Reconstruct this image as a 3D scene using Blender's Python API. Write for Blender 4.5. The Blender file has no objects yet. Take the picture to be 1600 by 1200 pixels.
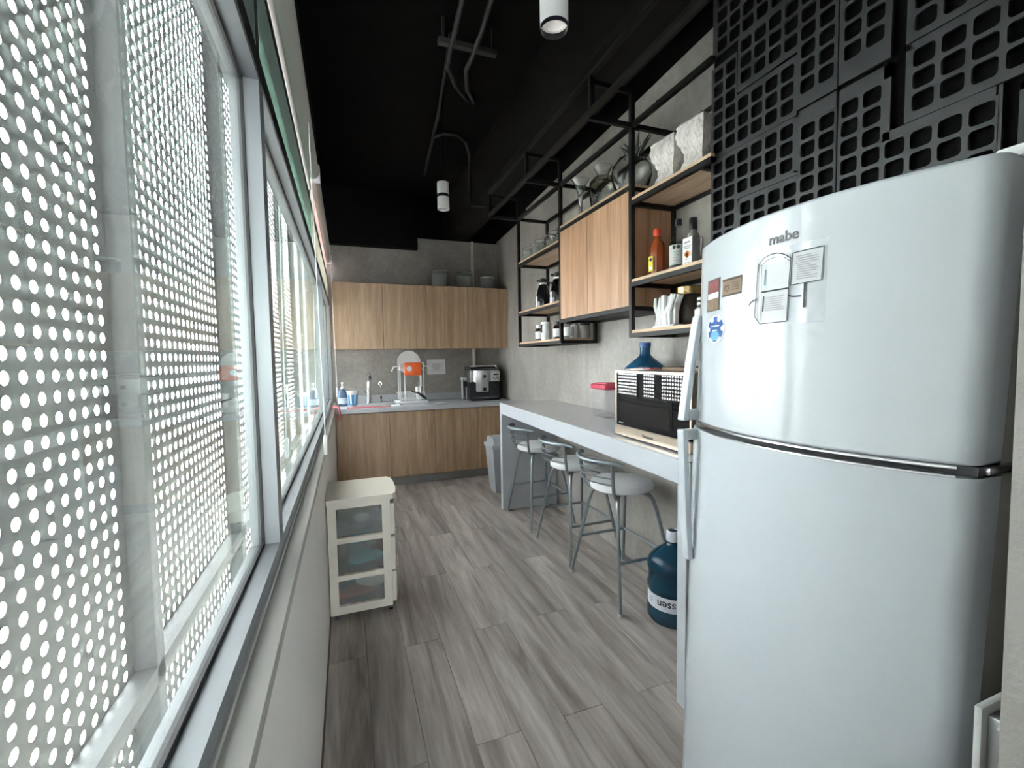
import bpy, bmesh, math, random
from mathutils import Vector, Matrix
random.seed(7)
PI = math.pi
SC = bpy.context.scene
COL = SC.collection

# ------------------------------------------------------------------ camera
F_PX, EYE = 694.0, 1.45
def _n(v): return Vector(v).normalized()
_vy = _n((541 - 800, -(565 - 600), -F_PX)); _vx = Vector((2670 - 800, -(530 - 600), -F_PX))
_ax = (_vx - _vy * _vx.dot(_vy)).normalized(); _az = _ax.cross(_vy)
cam_d = bpy.data.cameras.new('camera'); cam = bpy.data.objects.new('camera', cam_d); COL.objects.link(cam)
cam.matrix_world = Matrix((tuple(_ax) + (0.0,), tuple(_vy) + (0.0,), tuple(_az) + (EYE,), (0, 0, 0, 1)))
cam_d.sensor_fit = 'HORIZONTAL'; cam_d.sensor_width = 36.0; cam_d.lens = F_PX / 1600 * 36.0
cam_d.clip_start = 0.01; cam_d.clip_end = 200
SC.camera = cam

# ------------------------------------------------------------------ world, exposure
SKY = 8.0
w = bpy.data.worlds.new('sky'); SC.world = w; w.use_nodes = True
bg = w.node_tree.nodes['Background']; bg.inputs[0].default_value = (1.0, 0.945, 1.0, 1); bg.inputs[1].default_value = SKY
SC.view_settings.view_transform = 'Standard'; SC.view_settings.look = 'None'
SC.view_settings.gamma = 1.0; SC.view_settings.use_curve_mapping = False
SC.view_settings.exposure = 3.0
SC.cycles.use_denoising = True
SC.cycles.max_bounces = 10; SC.cycles.diffuse_bounces = 5; SC.cycles.transparent_max_bounces = 16
SC.cycles.caustics_reflective = False; SC.cycles.caustics_refractive = False
SC.cycles.sample_clamp_indirect = 20.0

# ------------------------------------------------------------------ materials
MATS = {}
def _mat(name):
    m = bpy.data.materials.new(name); m.use_nodes = True; MATS[name] = m
    return m, m.node_tree.nodes, m.node_tree.links, m.node_tree.nodes['Principled BSDF']
def P(name, col, rough=0.5, metal=0.0, spec=0.5, trans=0.0, ior=1.45, coat=0.0, emit=None, bump=0.0, bscale=80.0, vary=0.0, vscale=6.0, alpha=1.0):
    if name in MATS: return MATS[name]
    m, N, L, b = _mat(name)
    b.inputs['Base Color'].default_value = (*col, 1); b.inputs['Roughness'].default_value = rough
    b.inputs['Metallic'].default_value = metal; b.inputs['Specular IOR Level'].default_value = spec
    b.inputs['Transmission Weight'].default_value = trans; b.inputs['IOR'].default_value = ior
    b.inputs['Coat Weight'].default_value = coat; b.inputs['Alpha'].default_value = alpha
    if emit:
        b.inputs['Emission Color'].default_value = (*emit[0], 1); b.inputs['Emission Strength'].default_value = emit[1]
    tc = N.new('ShaderNodeTexCoord')
    if vary > 0:
        nz = N.new('ShaderNodeTexNoise'); nz.inputs['Scale'].default_value = vscale; nz.inputs['Detail'].default_value = 6
        L.new(tc.outputs['Object'], nz.inputs['Vector'])
        mx = N.new('ShaderNodeMix'); mx.data_type = 'RGBA'
        mx.inputs['A'].default_value = (*[c * (1 - vary) for c in col], 1); mx.inputs['B'].default_value = (*[min(1, c * (1 + vary)) for c in col], 1)
        L.new(nz.outputs['Fac'], mx.inputs['Factor']); L.new(mx.outputs['Result'], b.inputs['Base Color'])
    if bump > 0:
        nb = N.new('ShaderNodeTexNoise'); nb.inputs['Scale'].default_value = bscale; nb.inputs['Detail'].default_value = 4
        L.new(tc.outputs['Object'], nb.inputs['Vector'])
        bp = N.new('ShaderNodeBump'); bp.inputs['Strength'].default_value = bump; bp.inputs['Distance'].default_value = 0.01
        L.new(nb.outputs['Fac'], bp.inputs['Height']); L.new(bp.outputs['Normal'], b.inputs['Normal'])
    return m
def ramp(N, stops):
    r = N.new('ShaderNodeValToRGB'); e = r.color_ramp.elements
    e[0].position, e[0].color = stops[0][0], (*stops[0][1], 1)
    e[1].position, e[1].color = stops[-1][0], (*stops[-1][1], 1)
    for p, c in stops[1:-1]:
        q = e.new(p); q.color = (*c, 1)
    return r
def concrete(name, c0, c1, c2, sc=(1, 1, 1)):
    m, N, L, b = _mat(name)
    tc = N.new('ShaderNodeTexCoord'); mp = N.new('ShaderNodeMapping'); mp.inputs['Scale'].default_value = sc
    L.new(tc.outputs['Object'], mp.inputs['Vector'])
    n1 = N.new('ShaderNodeTexNoise'); n1.inputs['Scale'].default_value = 2.2; n1.inputs['Detail'].default_value = 9; n1.inputs['Roughness'].default_value = 0.62; n1.inputs['Distortion'].default_value = 0.6
    L.new(mp.outputs['Vector'], n1.inputs['Vector'])
    r = ramp(N, [(0.28, c0), (0.5, c1), (0.74, c2)]); L.new(n1.outputs['Fac'], r.inputs['Fac'])
    n2 = N.new('ShaderNodeTexNoise'); n2.inputs['Scale'].default_value = 26; n2.inputs['Detail'].default_value = 8
    L.new(tc.outputs['Object'], n2.inputs['Vector'])
    mx = N.new('ShaderNodeMix'); mx.data_type = 'RGBA'; mx.blend_type = 'OVERLAY'; mx.inputs['Factor'].default_value = 0.22
    L.new(r.outputs['Color'], mx.inputs['A']); L.new(n2.outputs['Fac'], mx.inputs['B']); L.new(mx.outputs['Result'], b.inputs['Base Color'])
    b.inputs['Roughness'].default_value = 0.62; b.inputs['Specular IOR Level'].default_value = 0.35
    bp = N.new('ShaderNodeBump'); bp.inputs['Strength'].default_value = 0.12; bp.inputs['Distance'].default_value = 0.01
    L.new(n2.outputs['Fac'], bp.inputs['Height']); L.new(bp.outputs['Normal'], b.inputs['Normal'])
    return m
def wood(name, c0, c1, c2, axis='Z', rough=0.45, scale=1.0, per_obj=0.0):
    m, N, L, b = _mat(name)
    tc = N.new('ShaderNodeTexCoord'); mp = N.new('ShaderNodeMapping')
    s = {'X': (0.9, 14, 14), 'Y': (13, 1.15, 13), 'Z': (14, 14, 0.7)}[axis]
    mp.inputs['Scale'].default_value = tuple(v * scale for v in s)
    oi = N.new('ShaderNodeObjectInfo')
    cx = N.new('ShaderNodeCombineXYZ'); ml = N.new('ShaderNodeMath'); ml.operation = 'MULTIPLY'; ml.inputs[1].default_value = 37.0
    L.new(oi.outputs['Random'], ml.inputs[0]); L.new(ml.outputs[0], cx.inputs[0]); L.new(ml.outputs[0], cx.inputs[1]); L.new(ml.outputs[0], cx.inputs[2])
    L.new(tc.outputs['Object'], mp.inputs['Vector'])
    if per_obj > 0: L.new(cx.outputs[0], mp.inputs['Location'])
    n1 = N.new('ShaderNodeTexNoise'); n1.inputs['Scale'].default_value = 1.0; n1.inputs['Detail'].default_value = 7; n1.inputs['Roughness'].default_value = 0.6; n1.inputs['Distortion'].default_value = 0.8
    L.new(mp.outputs['Vector'], n1.inputs['Vector'])
    r = ramp(N, [(0.27, c0), (0.5, c1), (0.72, c2)]); L.new(n1.outputs['Fac'], r.inputs['Fac'])
    mp2 = N.new('ShaderNodeMapping'); mp2.inputs['Scale'].default_value = tuple(v * 6 * scale for v in s); L.new(tc.outputs['Object'], mp2.inputs['Vector'])
    n2 = N.new('ShaderNodeTexNoise'); n2.inputs['Scale'].default_value = 1.0; n2.inputs['Detail'].default_value = 3; L.new(mp2.outputs['Vector'], n2.inputs['Vector'])
    mx = N.new('ShaderNodeMix'); mx.data_type = 'RGBA'; mx.blend_type = 'OVERLAY'; mx.inputs['Factor'].default_value = 0.35
    L.new(r.outputs['Color'], mx.inputs['A']); L.new(n2.outputs['Fac'], mx.inputs['B'])
    out = mx.outputs['Result']
    if per_obj > 0:
        hs = N.new('ShaderNodeHueSaturation'); mr = N.new('ShaderNodeMapRange')
        mr.inputs['To Min'].default_value = 1 - per_obj; mr.inputs['To Max'].default_value = 1 + per_obj
        L.new(oi.outputs['Random'], mr.inputs['Value']); L.new(mr.outputs['Result'], hs.inputs['Value']); L.new(out, hs.inputs['Color']); out = hs.outputs['Color']
    L.new(out, b.inputs['Base Color'])
    b.inputs['Roughness'].default_value = rough; b.inputs['Specular IOR Level'].default_value = 0.4
    bp = N.new('ShaderNodeBump'); bp.inputs['Strength'].default_value = 0.06; bp.inputs['Distance'].default_value = 0.004
    L.new(n2.outputs['Fac'], bp.inputs['Height']); L.new(bp.outputs['Normal'], b.inputs['Normal'])
    return m
def schlick(N, L, f0, f90=1.0):
    lw = N.new('ShaderNodeLayerWeight'); lw.inputs['Blend'].default_value = 0.5
    pw = N.new('ShaderNodeMath'); pw.operation = 'POWER'; pw.inputs[1].default_value = 5.0; L.new(lw.outputs['Facing'], pw.inputs[0])
    ma = N.new('ShaderNodeMath'); ma.operation = 'MULTIPLY_ADD'; ma.inputs[1].default_value = f90 - f0; ma.inputs[2].default_value = f0
    L.new(pw.outputs[0], ma.inputs[0]); return ma
def pane_glass(name, tint, dust_bloom, body=(0.75, 0.8, 0.78)):  # dust speckle plus the bloom of bright holes, put in as pale haze
    m = bpy.data.materials.new(name); m.use_nodes = True; MATS[name] = m
    N, L = m.node_tree.nodes, m.node_tree.links
    for n in list(N): N.remove(n)
    out = N.new('ShaderNodeOutputMaterial'); tr = N.new('ShaderNodeBsdfTransparent'); tr.inputs[0].default_value = (*tint, 1)
    gl = N.new('ShaderNodeBsdfGlossy'); gl.inputs['Roughness'].default_value = 0.02; gl.inputs['Color'].default_value = (0.9, 1, 0.95, 1)
    fr = schlick(N, L, 0.03, 0.88)
    mx = N.new('ShaderNodeMixShader'); L.new(fr.outputs[0], mx.inputs[0]); L.new(tr.outputs[0], mx.inputs[1]); L.new(gl.outputs[0], mx.inputs[2])
    df = N.new('ShaderNodeBsdfDiffuse'); df.inputs[0].default_value = (*body, 1)
    tl = N.new('ShaderNodeBsdfTranslucent'); tl.inputs[0].default_value = (*body, 1)
    md = N.new('ShaderNodeMixShader'); md.inputs[0].default_value = 0.5; L.new(df.outputs[0], md.inputs[1]); L.new(tl.outputs[0], md.inputs[2])
    tc = N.new('ShaderNodeTexCoord'); nz = N.new('ShaderNodeTexNoise'); nz.inputs['Scale'].default_value = 220; nz.inputs['Detail'].default_value = 2
    L.new(tc.outputs['Object'], nz.inputs['Vector'])
    mr = N.new('ShaderNodeMapRange'); mr.inputs['From Min'].default_value = 0.45; mr.inputs['From Max'].default_value = 0.8; mr.inputs['To Min'].default_value = dust_bloom; mr.inputs['To Max'].default_value = dust_bloom * 3
    L.new(nz.outputs['Fac'], mr.inputs['Value'])
    m2 = N.new('ShaderNodeMixShader'); L.new(mr.outputs['Result'], m2.inputs[0]); L.new(mx.outputs[0], m2.inputs[1]); L.new(md.outputs[0], m2.inputs[2])
    L.new(m2.outputs[0], out.inputs[0])
    return m
def thin_clear(name, tint, body=0.0, bodycol=(1, 1, 1), rough=0.03):
    """thin-walled clear plastic or glass: passes light, reflects at grazing angles, with some milky body"""
    m = bpy.data.materials.new(name); m.use_nodes = True; MATS[name] = m
    N, L = m.node_tree.nodes, m.node_tree.links
    for n in list(N): N.remove(n)
    out = N.new('ShaderNodeOutputMaterial'); tr = N.new('ShaderNodeBsdfTransparent'); tr.inputs[0].default_value = (*tint, 1)
    gl = N.new('ShaderNodeBsdfGlossy'); gl.inputs['Roughness'].default_value = rough
    fr = schlick(N, L, 0.04)
    mx = N.new('ShaderNodeMixShader'); L.new(fr.outputs[0], mx.inputs[0]); L.new(tr.outputs[0], mx.inputs[1]); L.new(gl.outputs[0], mx.inputs[2])
    df = N.new('ShaderNodeBsdfDiffuse'); df.inputs[0].default_value = (*bodycol, 1)
    m2 = N.new('ShaderNodeMixShader'); m2.inputs[0].default_value = body
    L.new(mx.outputs[0], m2.inputs[1]); L.new(df.outputs[0], m2.inputs[2]); L.new(m2.outputs[0], out.inputs[0])
    return m

M_CONC_R = concrete('concrete_right', (0.25, 0.235, 0.21), (0.335, 0.32, 0.295), (0.425, 0.41, 0.385), (1, 1, 0.45))
M_CONC_B = concrete('concrete_back', (0.25, 0.235, 0.215), (0.325, 0.31, 0.285), (0.41, 0.395, 0.365))
M_PLASTER = P('plaster_white', (0.84, 0.83, 0.80), 0.6, vary=0.03, bump=0.05, bscale=40)
M_NEARWALL = P('wall_beige_rough', (0.25, 0.24, 0.225), 0.75, vary=0.12, vscale=18, bump=0.35, bscale=60)
M_BLACK = P('ceiling_black', (0.0045, 0.0045, 0.0045), 0.8, spec=0.12, vary=0.2)
M_BEAM = P('beam_black', (0.009, 0.0085, 0.008), 0.6, spec=0.25, vary=0.2, bump=0.08, bscale=8)
M_PLANK = wood('laminate_plank', (0.13, 0.108, 0.094), (0.32, 0.285, 0.262), (0.46, 0.418, 0.388), 'Y', 0.38, 0.72, 0.13)
M_JOINT = P('plank_joint', (0.10, 0.085, 0.07), 0.7)
M_OAK = wood('oak_cabinet', (0.285, 0.18, 0.105), (0.41, 0.28, 0.175), (0.51, 0.37, 0.245), 'Z', 0.42, 1.0, 0.03)
M_OAKW = wood('oak_warm', (0.32, 0.175, 0.095), (0.46, 0.275, 0.17), (0.56, 0.36, 0.235), 'Z', 0.42, 1.0, 0.03)
M_OAKS = wood('oak_shelf', (0.42, 0.27, 0.16), (0.58, 0.40, 0.26), (0.68, 0.50, 0.34), 'Y', 0.42, 1.0, 0.03)
M_OAKX = wood('oak_edge', (0.42, 0.29, 0.18), (0.58, 0.42, 0.28), (0.68, 0.52, 0.37), 'Y', 0.45)
M_TOEK = P('toe_kick_grey', (0.20, 0.20, 0.195), 0.5, vary=0.1)
M_METB = P('black_steel', (0.010, 0.0095, 0.0095), 0.45, spec=0.35, vary=0.15)
M_COUNTER = P('counter_grey', (0.50, 0.52, 0.565), 0.28, vary=0.04)
M_BAR = P('bar_white', (0.46, 0.49, 0.53), 0.32, vary=0.02)
M_BARTOP = P('bar_top_shaded', (0.46, 0.45, 0.475), 0.22, vary=0.03)  # white like the bar; grey reflected from the dark ceiling put into the colour
M_ALU = P('aluminium_frame', (0.245, 0.262, 0.28), 0.38, 0.25, vary=0.05)
M_ALUD = P('window_gasket_black', (0.012, 0.012, 0.014), 0.5)
M_BAND = P('dark_frame_band', (0.018, 0.02, 0.02), 0.4)
M_SILL = P('sill_cream', (0.42, 0.415, 0.39), 0.4, vary=0.04)
M_GLASS = pane_glass('window_glass', (0.86, 0.915, 0.89), 0.034)
M_GLASSG = pane_glass('green_transom_glass', (0.74, 0.88, 0.81), 0.09, (0.40, 0.66, 0.54))
M_SCREEN = P('perforated_steel', (0.066, 0.072, 0.068), 0.6, 0.2, vary=0.1, vscale=3)
M_POST = P('galvanised_steel', (0.105, 0.118, 0.122), 0.5, 0.2, vary=0.14, vscale=7, bump=0.05)
M_FRIDGE = P('fridge_white', (0.475, 0.515, 0.55), 0.16, spec=0.5, coat=0.1)
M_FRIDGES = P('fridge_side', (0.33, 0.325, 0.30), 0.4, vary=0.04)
M_GASKET = P('fridge_gasket', (0.55, 0.56, 0.54), 0.5)
M_DARKG = P('dark_grey', (0.03, 0.032, 0.035), 0.45)
M_TILE = P('black_plastic_grid', (0.038, 0.040, 0.042), 0.42, spec=0.5, vary=0.1, bump=0.15, bscale=350)
M_STEELG = P('stool_grey_tube', (0.25, 0.285, 0.31), 0.33, 0.55, vary=0.06)
M_SEAT = P('stool_seat_vinyl', (0.70, 0.71, 0.73), 0.45, vary=0.04)
M_CHROME = P('chrome', (0.72, 0.73, 0.74), 0.16, 1.0)
M_STEEL = P('brushed_steel', (0.55, 0.56, 0.57), 0.32, 1.0, vary=0.08)
M_WHITE = P('white_plastic', (0.80, 0.81, 0.82), 0.35)
M_PAPER = P('white_paper', (0.82, 0.82, 0.84), 0.7)
M_INK = P('black_ink', (0.02, 0.02, 0.025), 0.6)
M_GREYINK = P('grey_ink', (0.33, 0.33, 0.36), 0.7)
M_GLOSSB = P('gloss_black', (0.010, 0.010, 0.011), 0.02, spec=0.6)
M_BLACKP = P('black_plastic', (0.012, 0.012, 0.018), 0.35)
M_GOLD = P('microwave_champagne', (0.66, 0.56, 0.45), 0.28, 0.85, vary=0.08, vscale=30)
M_CARTW = P('cart_plastic', (0.56, 0.53, 0.465), 0.45, vary=0.03)
M_CLEARD = thin_clear('drawer_clear', (0.80, 0.82, 0.82), 0.13, (0.5, 0.5, 0.5), 0.12)
M_JAR = P('clear_glass', (0.96, 0.98, 0.97), 0.0, trans=1.0, ior=1.42)
M_JARTHIN = thin_clear('thin_glass', (0.90, 0.92, 0.91), 0.03, (0.8, 0.8, 0.8))
M_SMOKE = thin_clear('smoked_glass', (0.80, 0.77, 0.72), 0.08, (0.4, 0.36, 0.3))
M_JUGB = P('jug_blue', (0.03, 0.16, 0.33), 0.10, trans=0.55, ior=1.25)
M_JUGD = P('jug_dark_blue', (0.014, 0.058, 0.098), 0.14, spec=0.6, trans=0.25, ior=1.3)
M_VASE = concrete('textured_ceramic', (0.34, 0.31, 0.29), (0.66, 0.62, 0.60), (0.80, 0.76, 0.74), (30, 30, 12))
def fabric(name, col):
    m = bpy.data.materials.new(name); m.use_nodes = True; MATS[name] = m; N, L = m.node_tree.nodes, m.node_tree.links
    for n in list(N): N.remove(n)
    out = N.new('ShaderNodeOutputMaterial'); df = N.new('ShaderNodeBsdfDiffuse'); tl = N.new('ShaderNodeBsdfTranslucent')
    df.inputs[0].default_value = (*col, 1); tl.inputs[0].default_value = (*col, 1)
    wv = N.new('ShaderNodeTexNoise'); wv.inputs['Scale'].default_value = 300; bp = N.new('ShaderNodeBump'); bp.inputs['Strength'].default_value = 0.1; L.new(wv.outputs['Fac'], bp.inputs['Height']); L.new(bp.outputs['Normal'], df.inputs['Normal'])
    mx = N.new('ShaderNodeMixShader'); mx.inputs[0].default_value = 0.45; L.new(df.outputs[0], mx.inputs[1]); L.new(tl.outputs[0], mx.inputs[2]); L.new(mx.outputs[0], out.inputs[0]); return m
M_BLIND = fabric('blind_fabric', (0.86, 0.76, 0.72))
M_BLINDT = P('blind_cassette', (0.52, 0.54, 0.50), 0.5)

# ------------------------------------------------------------------ mesh helpers
class MB:
    def __init__(s): s.v = []; s.f = []; s.sm = []
    def add(s, vs, fs, smooth=False):
        o = len(s.v); s.v += [tuple(q) for q in vs]; s.f += [tuple(i + o for i in f) for f in fs]; s.sm += [smooth] * len(fs); return s
    def box(s, x0, x1, y0, y1, z0, z1):
        vs = [(x0, y0, z0), (x1, y0, z0), (x1, y1, z0), (x0, y1, z0), (x0, y0, z1), (x1, y0, z1), (x1, y1, z1), (x0, y1, z1)]
        return s.add(vs, [(0, 3, 2, 1), (4, 5, 6, 7), (0, 1, 5, 4), (1, 2, 6, 5), (2, 3, 7, 6), (3, 0, 4, 7)])
    def rbox(s, x0, x1, y0, y1, z0, z1, r=0.01, seg=2):
        bm = bmesh.new(); bmesh.ops.create_cube(bm, size=1)
        for v in bm.verts: v.co = ((x0 + x1) / 2 + v.co.x * (x1 - x0), (y0 + y1) / 2 + v.co.y * (y1 - y0), (z0 + z1) / 2 + v.co.z * (z1 - z0))
        bmesh.ops.bevel(bm, geom=bm.edges[:], offset=r, segments=seg, affect='EDGES', profile=0.5)
        bm.verts.index_update()
        s.add([v.co[:] for v in bm.verts], [[v.index for v in f.verts] for f in bm.faces], True); bm.free(); return s
    def tube(s, pts, r, n=10, closed=False, cap=True):
        pts = [Vector(p) for p in pts]; N = len(pts); rs = r if isinstance(r, (list, tuple)) else [r] * N
        vs, fs = [], []; up = None
        for i, p in enumerate(pts):
            a = pts[(i - 1) % N] if (closed or i > 0) else p; b = pts[(i + 1) % N] if (closed or i < N - 1) else p
            t = (b - a).normalized()
            if up is None: up = Vector((0, 0, 1)) if abs(t.z) < 0.9 else Vector((1, 0, 0))
            u = (up - t * up.dot(t)); u = u.normalized() if u.length > 1e-6 else t.orthogonal().normalized(); wv = t.cross(u); up = u
            for k in range(n):
                an = 2 * PI * k / n; vs.append(p + (u * math.cos(an) + wv * math.sin(an)) * rs[i])
        M = N if closed else N - 1
        for i in range(M):
            for k in range(n):
                fs.append((i * n + k, i * n + (k + 1) % n, ((i + 1) % N) * n + (k + 1) % n, ((i + 1) % N) * n + k))
        if cap and not closed: fs += [tuple(range(n - 1, -1, -1)), tuple((N - 1) * n + k for k in range(n))]
        return s.add(vs, fs, True)
    def band(s, prof, **k): return s.lathe(prof, caps=False, **k)
    def lathe(s, prof, c=(0, 0, 0), n=24, sx=1, sy=1, caps=True):
        vs, fs = [], []; m = len(prof)
        for r, z in prof:
            for k in range(n):
                a = 2 * PI * k / n; vs.append((c[0] + r * sx * math.cos(a), c[1] + r * sy * math.sin(a), c[2] + z))
        for i in range(m - 1):
            for k in range(n): fs.append((i * n + k, i * n + (k + 1) % n, (i + 1) * n + (k + 1) % n, (i + 1) * n + k))
        if caps and prof[0][0] > 1e-5: fs.append(tuple(range(n - 1, -1, -1)))
        if caps and prof[-1][0] > 1e-5: fs.append(tuple((m - 1) * n + k for k in range(n)))
        return s.add(vs, fs, True)
    def prism(s, poly, axis, a0, a1):
        """poly: 2D outline; axis the extrusion axis ('X': poly is (y,z); 'Y': (x,z); 'Z': (x,y))"""
        n = len(poly)
        def mk(p, a): return {'X': (a, p[0], p[1]), 'Y': (p[0], a, p[1]), 'Z': (p[0], p[1], a)}[axis]
        vs = [mk(p, a0) for p in poly] + [mk(p, a1) for p in poly]
        fs = [tuple(range(n - 1, -1, -1)), tuple(range(n, 2 * n))] + [(i, (i + 1) % n, n + (i + 1) % n, n + i) for i in range(n)]
        return s.add(vs, fs)
    def build(s, name, mat, parent=None, smooth_angle=40, kind=None, label=None):
        me = bpy.data.meshes.new(name); me.from_pydata(s.v, [], s.f)
        if mat: me.materials.append(mat)
        if any(s.sm):
            for p in me.polygons: p.use_smooth = True
            me.set_sharp_from_angle(angle=math.radians(smooth_angle))
        me.update()
        bm = bmesh.new(); bm.from_mesh(me); bmesh.ops.recalc_face_normals(bm, faces=bm.faces[:]); bm.to_mesh(me); bm.free()
        o = bpy.data.objects.new(name, me); COL.objects.link(o)
        if parent: o.parent = parent
        if kind: o['kind'] = kind
        if label: o['label'] = label
        return o
def tag(o, label, cat, group=None):
    o['label'] = label; o['category'] = cat
    if group: o['group'] = group
    return o
def thing(name, label, cat, loc=(0, 0, 0), rz=0.0, group=None):
    o = bpy.data.objects.new(name, None); COL.objects.link(o); o.empty_display_size = 0.05
    o.location = loc; o.rotation_euler = (0, 0, rz); return tag(o, label, cat, group)
def struct(name, loc=(0, 0, 0), rz=0.0):
    o = bpy.data.objects.new(name, None); COL.objects.link(o); o.location = loc; o.rotation_euler = (0, 0, rz); o['kind'] = 'structure'; return o
def copy_tree(o, parent=None):
    c = o.copy(); COL.objects.link(c); c.parent = parent
    for ch in list(o.children): copy_tree(ch, c)
    return c
def arc(c, r, a0, a1, n, z=None, axis='Z', ry=None):
    ry = ry or r; out = []
    for i in range(n + 1):
        a = a0 + (a1 - a0) * i / n; p, q = c[0] + r * math.cos(a), c[1] + ry * math.sin(a)
        out.append((p, q, z) if axis == 'Z' else ((z, p, q) if axis == 'X' else (p, z, q)))
    return out
def text_mesh(body, size, extrude=0.0005, bold=0.0):
    cu = bpy.data.curves.new('t', 'FONT'); cu.body = body; cu.size = size; cu.extrude = extrude; cu.offset = bold
    cu.align_x = 'CENTER'; cu.align_y = 'CENTER'; cu.resolution_u = 3
    o = bpy.data.objects.new('t', cu); COL.objects.link(o)
    dg = bpy.context.evaluated_depsgraph_get(); dg.update(); me = o.evaluated_get(dg).to_mesh()
    vs = [v.co.copy() for v in me.vertices]; fs = [tuple(p.vertices) for p in me.polygons]
    o.evaluated_get(dg).to_mesh_clear(); bpy.data.objects.remove(o); bpy.data.curves.remove(cu)
    return vs, fs

# ================================================================== SETTING
YB = 5.95                      # back wall
def xr(y): return 1.82 + 0.044 * (y - 1.45)     # right wall face (the wall runs slightly out of square)
RZ = -math.atan(0.044)
ZC = 3.55

fl = MB().box(-0.6, 3.4, -4.6, YB + 0.2, -0.08, -0.006).build('floor', M_JOINT); fl['kind'] = 'structure'
PW, PL = 0.1825, 1.38
k0 = -4
cache = {}
for k in range(-2, 11):
    xa = 0.227 + PW * (k - 1)
    off = 1.547 + (0.69 if k % 2 else 0.0) + {0: 0, 1: 0, 2: 0.0}.get(k, random.uniform(-0.05, 0.05) if k > 6 else 0)
    for j in range(-3, 4):
        y0 = off + j * PL; y1 = y0 + PL
        y0c, y1c = max(y0, -1.6), min(y1, YB)
        x0c, x1c = max(xa, -0.135), min(xa + PW, 2.02)
        if y1c - y0c < 0.02 or x1c - x0c < 0.02: continue
        g = 0.0009; key = (round(x1c - x0c, 3), round(y1c - y0c, 3))
        if key not in cache:
            hw, hl = (x1c - x0c) / 2 - g, (y1c - y0c) / 2 - g; c = 0.0012
            m = MB(); m.add([(-hw, -hl, -0.008), (hw, -hl, -0.008), (hw, hl, -0.008), (-hw, hl, -0.008),
                             (-hw, -hl, -c), (hw, -hl, -c), (hw, hl, -c), (-hw, hl, -c),
                             (-hw + c, -hl + c, 0), (hw - c, -hl + c, 0), (hw - c, hl - c, 0), (-hw + c, hl - c, 0)],
                            [(0, 1, 5, 4), (1, 2, 6, 5), (2, 3, 7, 6), (3, 0, 4, 7), (4, 5, 9, 8), (5, 6, 10, 9), (6, 7, 11, 10), (7, 4, 8, 11), (8, 9, 10, 11)])
            o = m.build('plank', M_PLANK, fl); cache[key] = o.data
        else:
            o = bpy.data.objects.new('plank', cache[key]); COL.objects.link(o); o.parent = fl
        o.location = ((x0c + x1c) / 2, (y0c + y1c) / 2, 0)
for i in range(3):
    MB().box(-0.135 + i * 1.1, -0.135 + i * 1.1 + 1.098, -4.6, -1.602, -0.008, 0).build('plank', M_PLANK, fl)

# back wall: concrete lower, painted black above
wb = struct('wall_back')
MB().box(-0.4, 0.91, YB, YB + 0.15, 0, 2.88).build('wall_panel', M_CONC_B, wb)
MB().box(0.91, 2.4, YB, YB + 0.15, 0, 3.043).build('wall_panel', M_CONC_B, wb)
MB().box(-0.4, 0.91, YB, YB + 0.15, 2.88, ZC).build('wall_upper', M_BLACK, wb)
MB().box(0.91, 2.4, YB, YB + 0.15, 3.043, ZC).build('wall_upper', M_BLACK, wb)
# right wall, slightly rotated
wr = struct('wall_right', (xr(1.45), 1.45, 0), RZ)
MB().box(0, 0.15, -0.2, 3.3, 0, 3.145).build('wall_panel', M_CONC_R, wr)
MB().box(0, 0.15, 3.3, 4.55, 0, 3.07).build('wall_panel', M_CONC_R, wr)
MB().box(0, 0.15, -0.2, 3.3, 3.145, ZC).build('wall_upper', M_BLACK, wr)
MB().box(0, 0.15, 3.3, 4.55, 3.07, ZC).build('wall_upper', M_BLACK, wr)
# ceiling, soffit, beam
ce = MB().box(-0.6, 3.4, -4.6, YB + 0.2, ZC, ZC + 0.1).build('ceiling', M_BLACK); ce['kind'] = 'structure'
o = MB().box(-0.19, 0.91, YB - 0.12, YB, 2.88, ZC).build('trim_1', M_BLACK); o['kind'] = 'structure'
o = MB().box(1.307, 1.62, 0.30, YB, 3.07, ZC).build('trim_2', M_BEAM); o['kind'] = 'structure'
# left: low wall with cream sill, black wall above the windows
wl = struct('wall_left')
MB().box(-0.245, -0.135, -4.6, YB, 0, 0.925).build('wall_panel', M_PLASTER, wl)
MB().rbox(-0.20, -0.130, -4.6, YB, 0.915, 0.945, 0.008).build('sill', M_SILL, wl)
MB().box(-0.27, -0.19, -4.6, YB, 2.66, ZC).build('wall_upper', M_BLACK, wl)
o = MB().box(-0.135, -0.128, 1.0, 5.5, 0.0, 0.012).build('baseboard_left', M_JOINT); o['kind'] = 'structure'

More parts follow.
